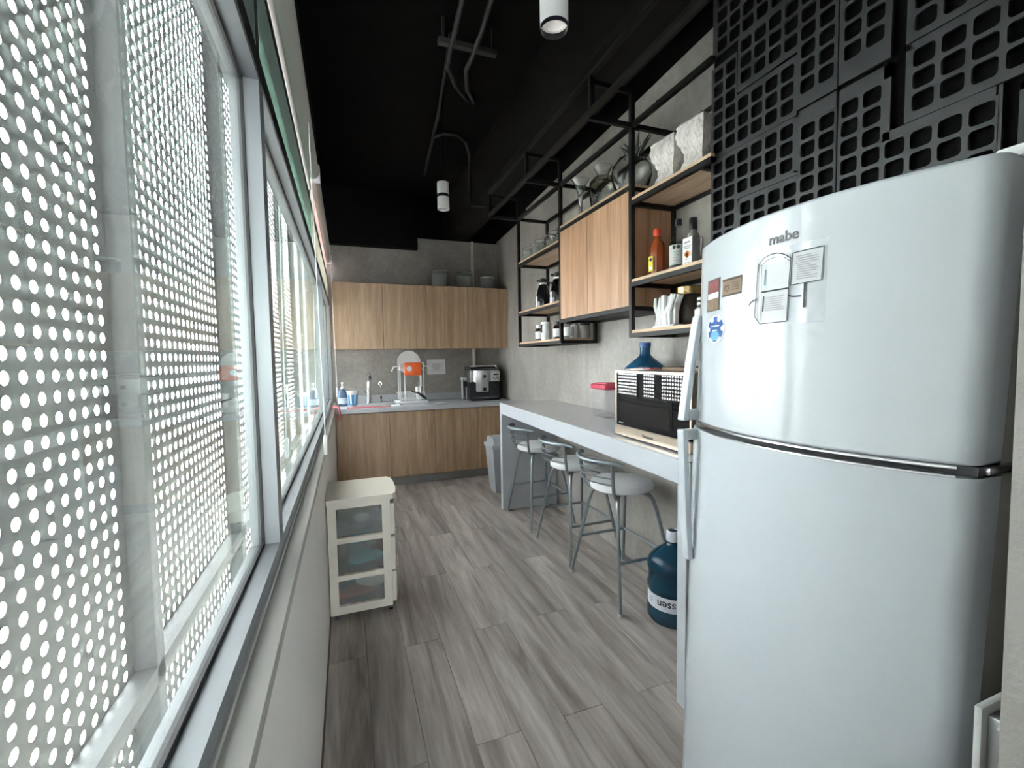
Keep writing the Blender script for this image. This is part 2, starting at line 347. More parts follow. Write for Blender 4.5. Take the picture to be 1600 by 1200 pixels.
# windows
XG = -0.215
def window(name, y0, y1, sash=()):
    wd = struct(name)
    MB().box(-0.24, -0.175, y0, y1, 0.945, 0.99).build('bottom_rail', M_ALU, wd)
    MB().box(-0.177, -0.171, y0, y1, 0.945, 0.957).build('track', M_GASKET, wd)
    MB().box(-0.24, -0.175, y0, y1, 2.135, 2.19).build('header', M_ALU, wd)
    MB().box(-0.1755, -0.171, y0, y1, 2.136, 2.188).build('header_band', M_BAND, wd)
    MB().box(-0.24, -0.180, y0, y1, 2.46, 2.51).build('top_rail', M_BAND, wd)
    MB().box(-0.24, -0.175, y0, y0 + 0.03, 0.99, 2.135).build('jamb', M_ALU, wd)
    MB().box(-0.24, -0.175, y1 - 0.03, y1, 0.99, 2.135).build('jamb', M_ALU, wd)
    MB().box(-0.24, -0.178, y0, y0 + 0.025, 2.19, 2.46).build('jamb', M_BAND, wd)
    MB().box(-0.24, -0.178, y1 - 0.025, y1, 2.19, 2.46).build('jamb', M_BAND, wd)
    e = [y0 + 0.03] + [s for s in sash] + [y1 - 0.03]
    for i in range(len(e) - 1):
        a, b = e[i], e[i + 1]
        if i: MB().box(-0.238, -0.18, a - 0.03, a + 0.03, 0.99, 2.135).build('sash_stile', M_ALU, wd)
        MB().box(XG - 0.003, XG + 0.003, a, b, 0.985, 2.14).build('pane', M_GLASS, wd)
        MB().box(XG - 0.006, XG + 0.006, a, b, 0.988, 1.000).build('gasket', M_ALUD, wd)
        MB().box(XG - 0.006, XG + 0.006, a, b, 2.124, 2.137).build('gasket', M_ALUD, wd)
        MB().box(XG - 0.006, XG + 0.006, a, a + 0.010, 0.99, 2.135).build('gasket', M_ALUD, wd)
        MB().box(XG - 0.006, XG + 0.006, b - 0.010, b, 0.99, 2.135).build('gasket', M_ALUD, wd)
    MB().box(XG - 0.003, XG + 0.003, y0 + 0.02, y1 - 0.02, 2.185, 2.465).build('transom_pane', M_GLASSG, wd)
    return wd
window('window_1', -0.35, 1.285)
MB().box(-0.27, -0.135, -4.6, -0.35, 0.945, 2.66).build('wall_panel', M_PLASTER, wl)  # unseen stretch of window wall, closed off to dim the light near the fridge
window('window_2', 1.285, YB - 0.02, (4.35,))

# rear of the room behind the camera: side wall, partition, and a window added for fill light
o = MB().box(3.0, 3.15, -4.6, 0.32, 0, ZC).build('wall_side', M_PLASTER); o['kind'] = 'structure'
wq = struct('wall_rear')
for (x0, x1, z0, z1) in ((-0.3, 3.1, 0, 0.9), (-0.3, 3.1, 2.4, 2.9), (-0.3, 0.4, 0.9, 2.4), (1.5, 3.1, 0.9, 2.4)): MB().box(x0, x1, -4.6, -4.5, z0, z1).build('wall_panel', M_PLASTER, wq)
wd3 = struct('fill_window')
for xx in (0.40, 1.45): MB().box(xx, xx + 0.05, -4.57, -4.51, 0.9, 2.4).build('mullion', M_ALU, wd3)
MB().box(0.4, 1.5, -4.55, -4.545, 0.9, 2.4).build('pane', M_GLASS, wd3)
MB().box(-0.3, 3.1, -4.6, -4.5, 2.9, ZC).build('wall_panel', M_BLACK, wq)
# near wall end, at the right edge of the view
o = MB().box(0.785, 3.0, 0.04, 0.30, 0, ZC).build('wall_near', M_NEARWALL); o['kind'] = 'structure'

# lattice-tiled wall behind the fridge
wt = struct('wall_tiled')
MB().box(1.603, 1.80, 0.30, 1.632, 1.05, ZC).build('wall_panel', M_NEARWALL, wt)
o = MB().box(1.603, 1.80, 0.30, 1.355, 0, 1.05).build('wall_base', M_NEARWALL); o['kind'] = 'structure'
MB().box(1.597, 1.603, 0.30, 1.618, 1.06, ZC).build('tile_backing', P('backing_black', (0.003, 0.003, 0.0035), 0.8, spec=0.08, bump=0.4, bscale=60), wt)
def lattice(y0, z0, cells, xf, th=0.010, pw=0.066, pz=0.0618):
    """a grid tile made of cells with rounded openings"""
    m = MB(); cs = set(cells); hw, hz, r = 0.0262, 0.0252, 0.011
    ring = []
    for cx_, cz_, a0 in ((hw - r, hz - r, 0), (-hw + r, hz - r, PI / 2), (-hw + r, -hz + r, PI), (hw - r, -hz + r, 1.5 * PI)):
        for i in range(4):
            a = a0 + PI / 2 * i / 3; ring.append((cx_ + r * math.cos(a), cz_ + r * math.sin(a)))
    n = len(ring)
    for (i, j) in cs:
        yc, zc = y0 - pw * i, z0 + pz * j
        out = []
        for (a, b) in ring:
            s = max(abs(a) / (hw), abs(b) / (hz)); 
            ca = math.copysign(pw / 2, a) if abs(a) > hw - r - 1e-6 and abs(b) > hz - r - 1e-6 else a
            cb = math.copysign(pz / 2, b) if abs(a) > hw - r - 1e-6 and abs(b) > hz - r - 1e-6 else b
            out.append((ca, cb))
        # outer corners collapse to the cell corner
        vs = [(xf, yc + a, zc + b) for a, b in ring] + [(xf, yc + a, zc + b) for a, b in out] + [(xf + th, yc + a, zc + b) for a, b in ring]
        fs = []
        for q in range(n):
            p = (q + 1) % n
            if out[q] != out[p]: fs.append((q, p, n + p, n + q))
            else: fs.append((q, p, n + q))
            fs.append((q, 2 * n + q, 2 * n + p, p))
        m.add(vs, fs)
        y_, Y_, z_, Z_ = yc - pw / 2, yc + pw / 2, zc - pz / 2, zc + pz / 2
        if (i + 1, j) not in cs: m.add([(xf, y_, z_), (xf, y_, Z_), (xf + th, y_, Z_), (xf + th, y_, z_)], [(0, 1, 2, 3)])
        if (i - 1, j) not in cs: m.add([(xf, Y_, z_), (xf, Y_, Z_), (xf + th, Y_, Z_), (xf + th, Y_, z_)], [(0, 1, 2, 3)])
        if (i, j - 1) not in cs: m.add([(xf, y_, z_), (xf, Y_, z_), (xf + th, Y_, z_), (xf + th, y_, z_)], [(0, 1, 2, 3)])
        if (i, j + 1) not in cs: m.add([(xf, y_, Z_), (xf, Y_, Z_), (xf + th, Y_, Z_), (xf + th, y_, Z_)], [(0, 1, 2, 3)])
    return m
def rect(i0, i1, j0, j1): return [(i, j) for i in range(i0, i1 + 1) for j in range(j0, j1 + 1)]
pieces = [
    (1.577, 2.372, rect(0, 1, 0, 5) + rect(2, 5, 0, 2), 1.580),
    (1.430, 2.412, rect(4, 5, 0, 5) + rect(0, 3, 3, 5), 1.576),
    (1.560, 2.805, rect(0, 6, 0, 10), 1.582),
    (1.577, 2.160, rect(0, 5, 0, 2) + rect(0, 1, -9, -1), 1.581),
    (1.161, 2.063, rect(0, 1, -2, 3) + rect(-4, -1, -8, 0), 1.577),
    (1.021, 2.070, rect(0, 1, -2, 3) + rect(2, 5, -3, 0), 1.579),
    (1.014, 2.434, rect(0, 1, 0, 15), 1.574),
    (0.818, 2.174, rect(0, 6, 0, 2), 1.572),
    (0.820, 2.400, rect(0, 6, 0, 15), 1.578),
    (0.580, 2.060, rect(0, 3, -4, 0), 1.580),
    (1.430, 1.500, rect(0, 14, -3, 2), 1.5815),
]
borders = {   # solid margins (y0, y1, z0, z1) of each tile
    0: [(1.212, 1.612, 2.3275, 2.342), (1.208, 1.214, 2.3275, 2.540), (1.208, 1.478, 2.526, 2.542), (1.610, 1.616, 2.3275, 2.712), (1.478, 1.616, 2.711, 2.722)],
    1: [(1.062, 1.206, 2.340, 2.382), (1.062, 1.068, 2.382, 2.76), (1.199, 1.206, 2.382, 2.567), (1.199, 1.470, 2.548, 2.568), (1.462, 1.470, 2.566, 2.76), (1.062, 1.470, 2.751, 2.762)],
    2: [(1.10, 1.612, 2.766, 2.775), (1.592, 1.612, 2.775, 3.45)],
    3: [(1.200, 1.616, 2.314, 2.3255), (1.200, 1.215, 2.118, 2.3255), (1.200, 1.478, 2.112, 2.130), (1.609, 1.616, 1.60, 2.3255), (1.468, 1.478, 1.60, 2.112)],
    4: [(1.060, 1.197, 2.280, 2.332), (1.193, 1.198, 2.094, 2.332), (1.060, 1.064, 1.94, 2.332), (1.193, 1.464, 2.093, 2.108), (1.457, 1.464, 1.55, 2.108)],
    5: [(0.903, 1.056, 2.286, 2.328), (0.903, 0.923, 2.100, 2.328), (0.665, 0.923, 2.100, 2.126), (1.053, 1.057, 1.94, 2.328), (0.652, 0.660, 1.87, 2.126)],
    6: [(0.903, 1.056, 2.343, 2.404), (0.903, 0.916, 2.404, 3.40), (1.046, 1.056, 2.404, 3.40)],
    7: [(0.40, 0.862, 2.126, 2.144), (0.850, 0.862, 2.144, 2.345), (0.40, 0.862, 2.328, 2.346)],
    8: [(0.40, 0.866, 2.354, 2.370), (0.852, 0.866, 2.370, 3.36)],
    9: [(0.38, 0.622, 2.090, 2.108), (0.612, 0.622, 1.78, 2.108)],
}
for i_, (y0, z0, cells, xf) in enumerate(pieces):
    m = lattice(y0, z0, cells, xf)
    for b_ in borders.get(i_, []): m.box(xf, xf + 0.010, *b_)
    m.build('lattice_tile', M_TILE, wt)

# ================================================================== PERFORATED SCREEN OUTSIDE
XS = -0.55
scr = thing('facade_screen', 'grey perforated metal facade screen on steel posts outside the window', 'screen', (XS, 0, 0))
def perf_mesh():
    px, pz, rr, n, th = 0.0486, 0.0426, 0.0130, 12, 0.0015
    nc, nr = 21, 83
    m = MB(); vs, fs = [], []
    for i in range(nc):
        for j in range(nr):
            yc, zc = (i + 0.5) * px, (j + 0.5) * pz; o = len(vs)
            if i == nc - 1:      # plain edge strip where the sheet meets its post
                vs += [(0, yc - px / 2, zc - pz / 2), (0, yc + px / 2, zc - pz / 2), (0, yc + px / 2, zc + pz / 2), (0, yc - px / 2, zc + pz / 2)]
                fs.append((o, o + 1, o + 2, o + 3)); continue
            for k in range(n):
                a = 2 * PI * k / n + PI / 12; vs.append((0, yc + rr * math.cos(a), zc + rr * math.sin(a)))
            for k in range(n):
                a = 2 * PI * k / n + PI / 12; c, s = math.cos(a), math.sin(a)
                q = max(abs(c) , abs(s)); vs.append((0, yc + c / q * px / 2, zc + s / q * pz / 2))
            for k in range(n):
                a = 2 * PI * k / n + PI / 12; vs.append((-th, yc + rr * math.cos(a), zc + rr * math.sin(a)))
            for k in range(n):
                p = (k + 1) % n
                fs.append((o + k, o + p, o + n + p, o + n + k)); fs.append((o + k, o + 2 * n + k, o + 2 * n + p, o + p))
    m.v, m.f, m.sm = vs, fs, [False] * len(fs)
    return m, nc * px
pm, PWID = perf_mesh()
base = pm.build('perforated_panel', M_SCREEN, scr)
y_first = 1.405 + 0.025
for k in range(-2, 10):
    o = base if k == -2 else base.copy()
    if k != -2: COL.objects.link(o); o.parent = scr
    o.location = (0, y_first + k * PWID, 0.004)
for k in range(-2, 11):
    yy = 1.405 + k * PWID
    MB().box(0.0, 0.05, yy, yy + 0.05, -0.1, 3.6).build('post', M_POST, scr)
MB().box(0.001, 0.05, y_first - 2 * PWID, y_first + 10 * PWID, 0.595, 0.645).build('bottom_rail', M_POST, scr)
MB().box(0.001, 0.05, y_first - 2 * PWID, y_first + 10 * PWID, 2.95, 3.0).build('top_rail', M_POST, scr)

# street level below the window and an unseen block added to keep sky light off the fridge
o = MB().box(-40, -0.7, -40, 60, -3.7, -3.5).build('ground', P('pavement', (0.66, 0.64, 0.60), 0.8, vary=0.12)); o['kind'] = 'structure'
o = MB().box(-9, -3.2, -16, 2.4, -3.5, 9.0).build('unseen_blocker', P('blocker_grey', (0.30, 0.29, 0.28), 0.8, vary=0.1)); o['kind'] = 'structure'

# ================================================================== ROLLER BLINDS
def blind(y0, y1, drop, label, fab):
    t = thing('roller_blind', label, 'blind', (-0.17, y0, 2.70), group='roller blinds above the windows')
    MB().tube([(0, 0.01, 0), (0, y1 - y0 - 0.01, 0)], 0.045, 16).build('tube', M_BLINDT, t)
    for y in (0, y1 - y0 - 0.015): MB().rbox(-0.025, 0.05, y, y + 0.015, -0.055, 0.055, 0.006).build('bracket', M_WHITE, t)
    MB().box(-0.018, -0.012, 0.03, y1 - y0 - 0.03, -drop, 0.0).build('fabric', fab, t)
    MB().rbox(-0.024, -0.006, 0.03, y1 - y0 - 0.03, -drop - 0.022, -drop, 0.004).build('bottom_bar', M_BLINDT, t)
    return t
blind(0.10, 3.28, 0.10, 'pale roller blind rolled up above the nearer window pane', fabric('blind_fabric_grey', (0.42, 0.50, 0.45)))
blind(3.30, 5.95, 0.48, 'pinkish roller blind pulled a little down at the far window end', M_BLIND)
def cord(x, y, zt, zb, label):
    t = thing('blind_cord', label, 'cord', (x, y, zb), group='blind cords')
    h = zt - zb
    MB().tube([(-0.02, -0.008, h), (0, -0.012, 0.10)], 0.0022, 6).build('cord_strand', M_WHITE, t)
    MB().tube([(-0.02, 0.012, h), (0, 0.010, 0.10)], 0.0022, 6).build('cord_strand', M_WHITE, t)
    MB().rbox(-0.010, 0.010, -0.016, 0.016, 0, 0.105, 0.006).build('cord_weight', M_WHITE, t)
cord(-0.118, 2.55, 2.68, 0.955, 'white blind cord loop with long weight hanging over the window sill')
cord(-0.105, 5.25, 2.68, 1.06, 'white blind cord loop hanging at the far corner by the sink')

# ================================================================== KITCHEN RUN AT THE BACK WALL
YF = 5.24; ZT = 0.92
xe = xr(5.4) - 0.01
splits = [-0.128, 0.44, 0.96, 1.48, xe]
LAB = ['by the window wall', 'second from the window', 'third from the window', 'by the right wall']
for i in range(4):
    a, b = splits[i], splits[i + 1]; c = (a + b) / 2; h = (b - a) / 2
    t = thing('base_cabinet', 'oak base cabinet under the grey worktop, ' + LAB[i], 'cabinet', (c, YF, 0), group='oak base cabinets')
    MB().box(-h, h, 0.035, 0.68, 0.10, 0.735).build('body', M_OAK, t)
    MB().rbox(-h + 0.002, h - 0.002, 0, 0.034, 0.102, 0.862, 0.002, 1).build('door', M_OAK, t)
    MB().box(-h, h, 0.040, 0.06, 0.0, 0.10).build('toe_kick', M_TOEK, t)
usp = [-0.13, 0.425, 0.94, 1.46, xr(5.6) - 0.008]
YU = 5.50
for i in range(4):
    a, b = usp[i], usp[i + 1]; c = (a + b) / 2; h = (b - a) / 2
    t = thing('wall_cabinet', 'oak wall cabinet without handles above the sink worktop, ' + LAB[i], 'cabinet', (c, YU, 1.595), group='oak wall cabinets')
    MB().box(-h, h, 0.035, YB - YU, 0.004, 0.768).build('body', M_OAK, t)
    MB().rbox(-h + 0.002, h - 0.002, 0, 0.034, 0, 0.768, 0.002, 1).build('door', M_OAK, t)
# worktop with sink cut-out
wt_ = thing('worktop', 'long light grey kitchen worktop with upstand along the back wall', 'worktop', (0.9, 5.22, ZT))
SX0, SX1, SY0, SY1 = 0.06 - 0.9, 0.62 - 0.9, 0.20, 0.58
L0, L1, D = -0.128 - 0.9, xe - 0.9, YB - 5.22
m = MB()
for (x0, x1, y0, y1) in ((L0, SX0, 0, D), (SX1, L1, 0, D), (SX0, SX1, 0, SY0), (SX0, SX1, SY1, D)): m.box(x0, x1, y0, y1, -0.05, 0)
m.build('slab', M_COUNTER, wt_)
MB().rbox(L0, L1, D - 0.02, D, 0.0, 0.095, 0.003, 1).build('upstand', M_COUNTER, wt_)
t = thing('sink', 'stainless steel sink basin set into the grey worktop', 'sink', (0.34, 5.61, ZT))
m = MB(); ws, ds, dp = 0.28, 0.19, 0.17
m.box(-ws - 0.015, ws + 0.015, -ds - 0.015, -ds, -0.002, 0.004).box(-ws - 0.015, ws + 0.015, ds, ds + 0.015, -0.002, 0.004).box(-ws - 0.015, -ws, -ds, ds, -0.002, 0.004).box(ws, ws + 0.015, -ds, ds, -0.002, 0.004)
m.build('rim', M_STEEL, t)
m = MB(); m.box(-ws, -ws + 0.003, -ds, ds, -dp, 0).box(ws - 0.003, ws, -ds, ds, -dp, 0).box(-ws, ws, -ds, -ds + 0.003, -dp, 0).box(-ws, ws, ds - 0.003, ds, -dp, 0).box(-ws, ws, -ds, ds, -dp - 0.003, -dp)
m.build('basin', M_STEEL, t)
MB().lathe([(0.0, 0.001), (0.035, 0.001), (0.04, 0.004), (0.02, 0.002)], (0, 0, -dp)).build('drain', M_CHROME, t)
# faucet
t = thing('faucet', 'chrome single lever kitchen faucet behind the sink', 'faucet', (0.255, 5.865, ZT))
MB().lathe([(0.035, 0), (0.035, 0.01), (0.028, 0.02), (0.028, 0.16), (0.024, 0.17), (0.022, 0.27)]).build('body', M_CHROME, t)
MB().tube([(0, 0, 0.25), (0.0, -0.01, 0.33), (0.0, -0.05, 0.375), (0.01, -0.11, 0.375), (0.01, -0.15, 0.34)], [0.017, 0.017, 0.017, 0.016, 0.015], 12).build('spout', M_CHROME, t)
MB().tube([(0.01, -0.15, 0.34), (0.01, -0.152, 0.305)], 0.018, 12).build('nozzle', M_BLACKP, t)
MB().tube([(-0.02, 0, 0.12), (-0.055, -0.03, 0.15)], [0.012, 0.009], 10).build('lever', M_CHROME, t)
t = thing('soap_dispenser', 'slim chrome soap pump with black neck set in the worktop', 'soap dispenser', (0.40, 5.86, ZT))
MB().lathe([(0.018, 0), (0.018, 0.012), (0.009, 0.02), (0.009, 0.05)]).build('base', M_CHROME, t)
MB().lathe([(0.011, 0.05), (0.011, 0.085)]).build('neck', M_BLACKP, t)
MB().tube([(0, 0, 0.085), (0, 0, 0.11), (0, -0.05, 0.112), (0, -0.06, 0.10)], 0.006, 8).build('nozzle', M_CHROME, t)
t = thing('wall_tap', 'small chrome wall tap outlet above the worktop', 'tap', (0.40, YB - 0.001, 1.16))
MB().tube([(0, 0, 0), (0, -0.03, 0), (0, -0.045, -0.02), (0, -0.045, -0.045)], 0.012, 10).build('spout', M_CHROME, t)
MB().lathe([(0.022, 0), (0.022, 0.008)]).build('flange', M_CHROME, t).rotation_euler = (PI / 2, 0, 0)
# soap bottle
t = thing('soap_bottle', 'clear blue hand soap bottle with white pump by the window', 'bottle', (-0.055, 5.66, ZT))
M_SOAP = P('soap_blue', (0.22, 0.33, 0.52), 0.15, trans=0.35, ior=1.3)
MB().lathe([(0.045, 0), (0.052, 0.01), (0.052, 0.15), (0.045, 0.18), (0.016, 0.20), (0.016, 0.21)], sx=1.0, sy=0.75).build('bottle_body', M_SOAP, t)
MB().band([(0.0535, 0.03), (0.0535, 0.10)], sx=1.0, sy=0.76).build('bottle_label', P('label_pale_blue', (0.60, 0.70, 0.82), 0.5), t)
m = MB(); m.lathe([(0.02, 0.205), (0.02, 0.225), (0.007, 0.23), (0.007, 0.27)]); m.rbox(-0.014, 0.014, -0.045, 0.012, 0.268, 0.285, 0.004)
m.build('pump', M_WHITE, t)
# cup / tub
t = thing('plastic_tub', 'white tapered plastic tub with a blue printed band', 'tub', (0.055, 5.66, ZT))
prof = [(0.052, 0), (0.068, 0.165), (0.074, 0.168), (0.074, 0.178), (0.066, 0.178), (0.050, 0.006), (0.0, 0.006)]
MB().lathe(prof).build('tub_body', M_WHITE, t)
M_BLUEP = P('print_blue', (0.08, 0.33, 0.62), 0.5)
for a in (-2.3, -1.5, -0.7):
    m = MB(); vs = []; n = 6
    for i in range(n + 1):
        aa = a + 0.24 * (i / n - 0.5) * 2
        for z in (0.025, 0.135):
            r = 0.052 + 0.016 * z / 0.165 + 0.0008; vs.append((r * math.cos(aa), r * math.sin(aa), z))
    m.add(vs, [(2 * i, 2 * i + 2, 2 * i + 3, 2 * i + 1) for i in range(n)]).build('printed_band', M_BLUEP, t)
MB().band([(0.0537, 0.012), (0.0548, 0.026)]).build('printed_band', M_BLUEP, t)
# pink cloths
M_PINK = P('pink_cloth', (0.72, 0.22, 0.24), 0.85, vary=0.15, vscale=40, bump=0.3, bscale=200)
t = thing('dish_cloth', 'pinkish red dish cloth draped over the window sill corner', 'cloth', (-0.115, 5.16, 0.945))
m = MB(); n = 8
pth = [(-0.055, 0.10, 0.008), (-0.01, 0.09, 0.012), (0.02, 0.06, 0.01), (0.03, 0.03, -0.02), (0.034, 0.02, -0.07), (0.032, 0.02, -0.13)]
vs = []
for i, p in enumerate(pth):
    for k in range(n + 1): vs.append((p[0] + 0.008 * math.sin(k * 1.7 + i), p[1] - 0.14 + 0.22 * k / n - 0.01 * i * (k / n - 0.5), p[2] + 0.006 * math.sin(k * 1.3)))
for i in range(len(pth) - 1):
    for k in range(n): m.add([], []); m.f.append((i * (n + 1) + k, i * (n + 1) + k + 1, (i + 1) * (n + 1) + k + 1, (i + 1) * (n + 1) + k)); m.sm.append(True)
m.v = vs
o = m.build('cloth_fabric', M_PINK, t); md = o.modifiers.new('thick', 'SOLIDIFY'); md.thickness = 0.006
t = thing('squeegee', 'thin pink handled brush lying along the worktop front', 'brush', (0.25, 5.28, ZT))
MB().tube([(-0.26, 0, 0.008), (0.22, 0.03, 0.008)], [0.010, 0.007], 10).build('handle', M_PINK, t)
MB().rbox(0.22, 0.32, 0.0, 0.06, 0.0, 0.022, 0.006).build('brush_head', M_WHITE, t)
# dish rack
t = thing('dish_rack', 'white two tier wire dish rack on a drip tray', 'dish rack', (0.755, 5.70, ZT))
M_WIRE = P('white_wire', (0.86, 0.88, 0.90), 0.35)
MB().rbox(-0.20, 0.20, -0.13, 0.15, 0, 0.03, 0.01).build('drip_tray', P('tray_white', (0.82, 0.84, 0.87), 0.35), t)
m = MB()
for z, s in ((0.05, 0.92), (0.13, 1.0)):
    for a, b in (((-0.17, -0.11), (0.17, -0.11)), ((0.17, -0.11), (0.17, 0.13)), ((0.17, 0.13), (-0.17, 0.13)), ((-0.17, 0.13), (-0.17, -0.11))):
        m.tube([(a[0] * s, a[1] * s, z), (b[0] * s, b[1] * s, z)], 0.004, 6)
for i in range(13):
    x = -0.156 + 0.026 * i
    m.tube([(x, -0.11, 0.13), (x * 0.92, -0.10, 0.045), (x * 0.92, 0.12, 0.045), (x, 0.13, 0.13)], 0.003, 5)
m.build('basket', M_WIRE, t)
for x, y in ((-0.14, -0.09), (-0.085, -0.09), (0.105, -0.09), (0.15, -0.09), (-0.14, 0.11), (0.15, 0.11)):
    MB().tube([(x, y, 0.03), (x, y, 0.50)], 0.006, 8).build('upright', M_WIRE, t)
m = MB()
for z in (0.42, 0.50): m.tube([(-0.14, -0.09, z), (0.15, -0.09, z), (0.15, 0.11, z), (-0.14, 0.11, z)], 0.004, 6, closed=True)
for i in range(9): m.tube([(-0.12 + 0.03 * i, -0.09, 0.42), (-0.12 + 0.03 * i, 0.11, 0.42)], 0.0025, 5)
m.build('top_basket', M_WIRE, t)
for sx in (-1, 1): MB().tube([(0.155 * sx, -0.09, 0.46), (0.215 * sx, -0.09, 0.455), (0.24 * sx, -0.09, 0.40)], 0.008, 8).build('hook', M_WIRE, t)
def plate(x, y, z, r, tilt, label):
    t = thing('plate', label, 'plate', (x, y, z), group='plates in the dish rack')
    o = MB().lathe([(0, 0), (r * 0.55, 0), (r, 0.016), (r, 0.020), (r * 0.55, 0.006), (0, 0.006)], n=32).build('plate_dish', M_WHITE, t)
    t.rotation_euler = (PI / 2 - tilt, 0, 0)
plate(0.745, 5.76, 1.425, 0.148, 0.18, 'large white plate standing behind the others in the dish rack')
plate(0.765, 5.715, 1.40, 0.118, 0.16, 'smaller white plate standing in front of the large one in the rack')
t = thing('orange_tray', 'bright orange rectangular tray hanging in the dish rack', 'tray', (0.77, 5.585, 1.34))
M_ORANGE = P('orange_plastic', (0.80, 0.13, 0.025), 0.35)
MB().rbox(-0.105, 0.105, -0.012, 0.012, -0.075, 0.085, 0.011, 3).build('tray_shell', M_ORANGE, t)
o = MB().lathe([(0.0, 0.002), (0.032, 0.002), (0.032, 0)], n=20).build('round_sticker', M_WHITE, t); o.location = (-0.045, -0.012, 0.01); o.rotation_euler = (PI / 2, 0, 0)
MB().rbox(-0.0, 0.075, -0.0135, -0.011, -0.045, -0.03, 0.001, 1).build('groove', P('orange_dark', (0.62, 0.09, 0.02), 0.4), t)
t = thing('cutlery_cup', 'white cutlery cup standing in the dish rack', 'cup', (0.845, 5.66, ZT + 0.05))
MB().lathe([(0.035, 0), (0.042, 0.15), (0.038, 0.15), (0.032, 0.006), (0, 0.006)]).build('cup_body', M_WHITE, t)
for i in range(3): MB().tube([(-0.01 + 0.012 * i, 0.004 * i, 0.01), (-0.02 + 0.022 * i, 0.01 * i, 0.21)], 0.003, 6).build('utensil', M_STEEL, t)
t = thing('ladle', 'dark cooking spoon leaning across the dish rack basket', 'spoon', (0.80, 5.54, ZT + 0.03))
MB().tube([(-0.06, 0.0, 0.12), (0.02, -0.005, 0.10), (0.09, -0.01, 0.045), (0.12, -0.01, 0.02)], [0.008, 0.012, 0.018, 0.010], 8).build('spoon_body', M_DARKG, t)
t = thing('saucer', 'flat white saucer lying on the worktop beside the rack', 'saucer', (1.06, 5.36, ZT))
MB().lathe([(0.0, 0.002), (0.05, 0.002), (0.075, 0.010), (0.075, 0.013), (0.0, 0.006)], n=28).build('saucer_dish', M_WHITE, t)
# notice on wall
t = thing('wall_notice', 'white printed notice taped to the concrete above the worktop', 'notice', (1.13, YB - 0.002, 1.36))
MB().box(-0.123, 0.123, -0.002, 0, -0.10, 0.10).build('sheet', M_PAPER, t)
m = MB()
for z0, z1, x0, x1 in ((0.045, 0.048, -0.09, 0.09), (-0.055, -0.052, -0.09, 0.09)): m.box(x0, x1, -0.003, -0.002, z0, z1)
for x in (-0.09, 0.087): m.box(x, x + 0.003, -0.003, -0.002, -0.055, 0.048)
for i, wd_ in enumerate((0.10, 0.12, 0.14, 0.11, 0.08)): m.box(-wd_ / 2, wd_ / 2, -0.003, -0.002, 0.028 - 0.016 * i, 0.034 - 0.016 * i)
m.build('print', M_GREYINK, t)
# coffee machine
t = thing('coffee_machine', 'silver and black automatic coffee machine on the worktop', 'coffee machine', (1.675, 5.50, ZT))
MB().rbox(-0.19, 0.20, 0.03, 0.40, 0.02, 0.24, 0.02).build('lower_body', M_BLACKP, t)
MB().rbox(-0.19, 0.20, 0.05, 0.40, 0.22, 0.40, 0.02).build('upper_body', M_STEEL, t)
MB().lathe([(0.135, 0.11), (0.14, 0.13), (0.14, 0.385), (0.13, 0.395)], (-0.03, 0.14, 0), 32).build('round_front', M_STEEL, t)
MB().rbox(0.085, 0.205, 0.00, 0.08, 0.245, 0.375, 0.008).build('control_panel', P('silver_plastic', (0.62, 0.63, 0.62), 0.35, 0.4), t)
MB().box(0.115, 0.175, -0.002, 0.001, 0.325, 0.343).build('display', M_GLOSSB, t)
for i in range(4): MB().lathe([(0.009, 0), (0.009, 0.004)], n=12).build('button', M_DARKG, t).location = (0.115 + 0.022 * i, 0.0, 0.29 - 0.02 * (i % 2))
for c in t.children:
    if c.name.startswith('button'): c.rotation_euler = (PI / 2, 0, 0)
o = MB().lathe([(0.022, 0), (0.022, 0.012), (0.018, 0.014)], n=20).build('knob', M_BLACKP, t); o.location = (-0.01, 0.0, 0.31); o.rotation_euler = (PI / 2, 0, 0)
MB().rbox(-0.03, 0.01, -0.02, 0.03, 0.12, 0.165, 0.006).build('coffee_spout', M_BLACKP, t)
MB().rbox(-0.19, 0.20, -0.03, 0.12, 0.0, 0.04, 0.012).build('drip_tray', M_BLACKP, t)
MB().box(-0.15, 0.16, -0.026, 0.02, 0.040, 0.043).build('tray_grille', M_CHROME, t)
MB().rbox(-0.17, 0.18, 0.08, 0.40, 0.40, 0.425, 0.008).build('top_plate', M_DARKG, t)
m = MB(); m.tube([(-0.18, 0.06, 0.445), (0.17, 0.06, 0.445), (0.17, 0.38, 0.445), (-0.18, 0.38, 0.445)], 0.006, 8, closed=True)
for x, y in ((-0.18, 0.06), (0.17, 0.06), (0.17, 0.38), (-0.18, 0.38)): m.tube([(x, y, 0.42), (x, y, 0.445)], 0.005, 6)
m.build('cup_rail', M_CHROME, t)
t = thing('milk_frother_stand', 'tall steel cup stand beside the coffee machine', 'stand', (1.452, 5.74, ZT))
for x in (-0.02, 0.035): MB().tube([(x, 0, 0), (x, 0, 0.27)], 0.012, 10).build('pole', M_STEEL, t)
MB().rbox(-0.04, 0.05, -0.03, 0.03, 0.26, 0.30, 0.006).build('head', P('silver_plastic', (0.62, 0.63, 0.62), 0.35), t)
MB().rbox(-0.04, 0.06, -0.04, 0.04, 0, 0.008, 0.003).build('base', M_STEEL, t)
MB().rbox(0.0, 0.045, -0.025, 0.025, 0.17, 0.24, 0.006).build('holder', M_BLACKP, t)
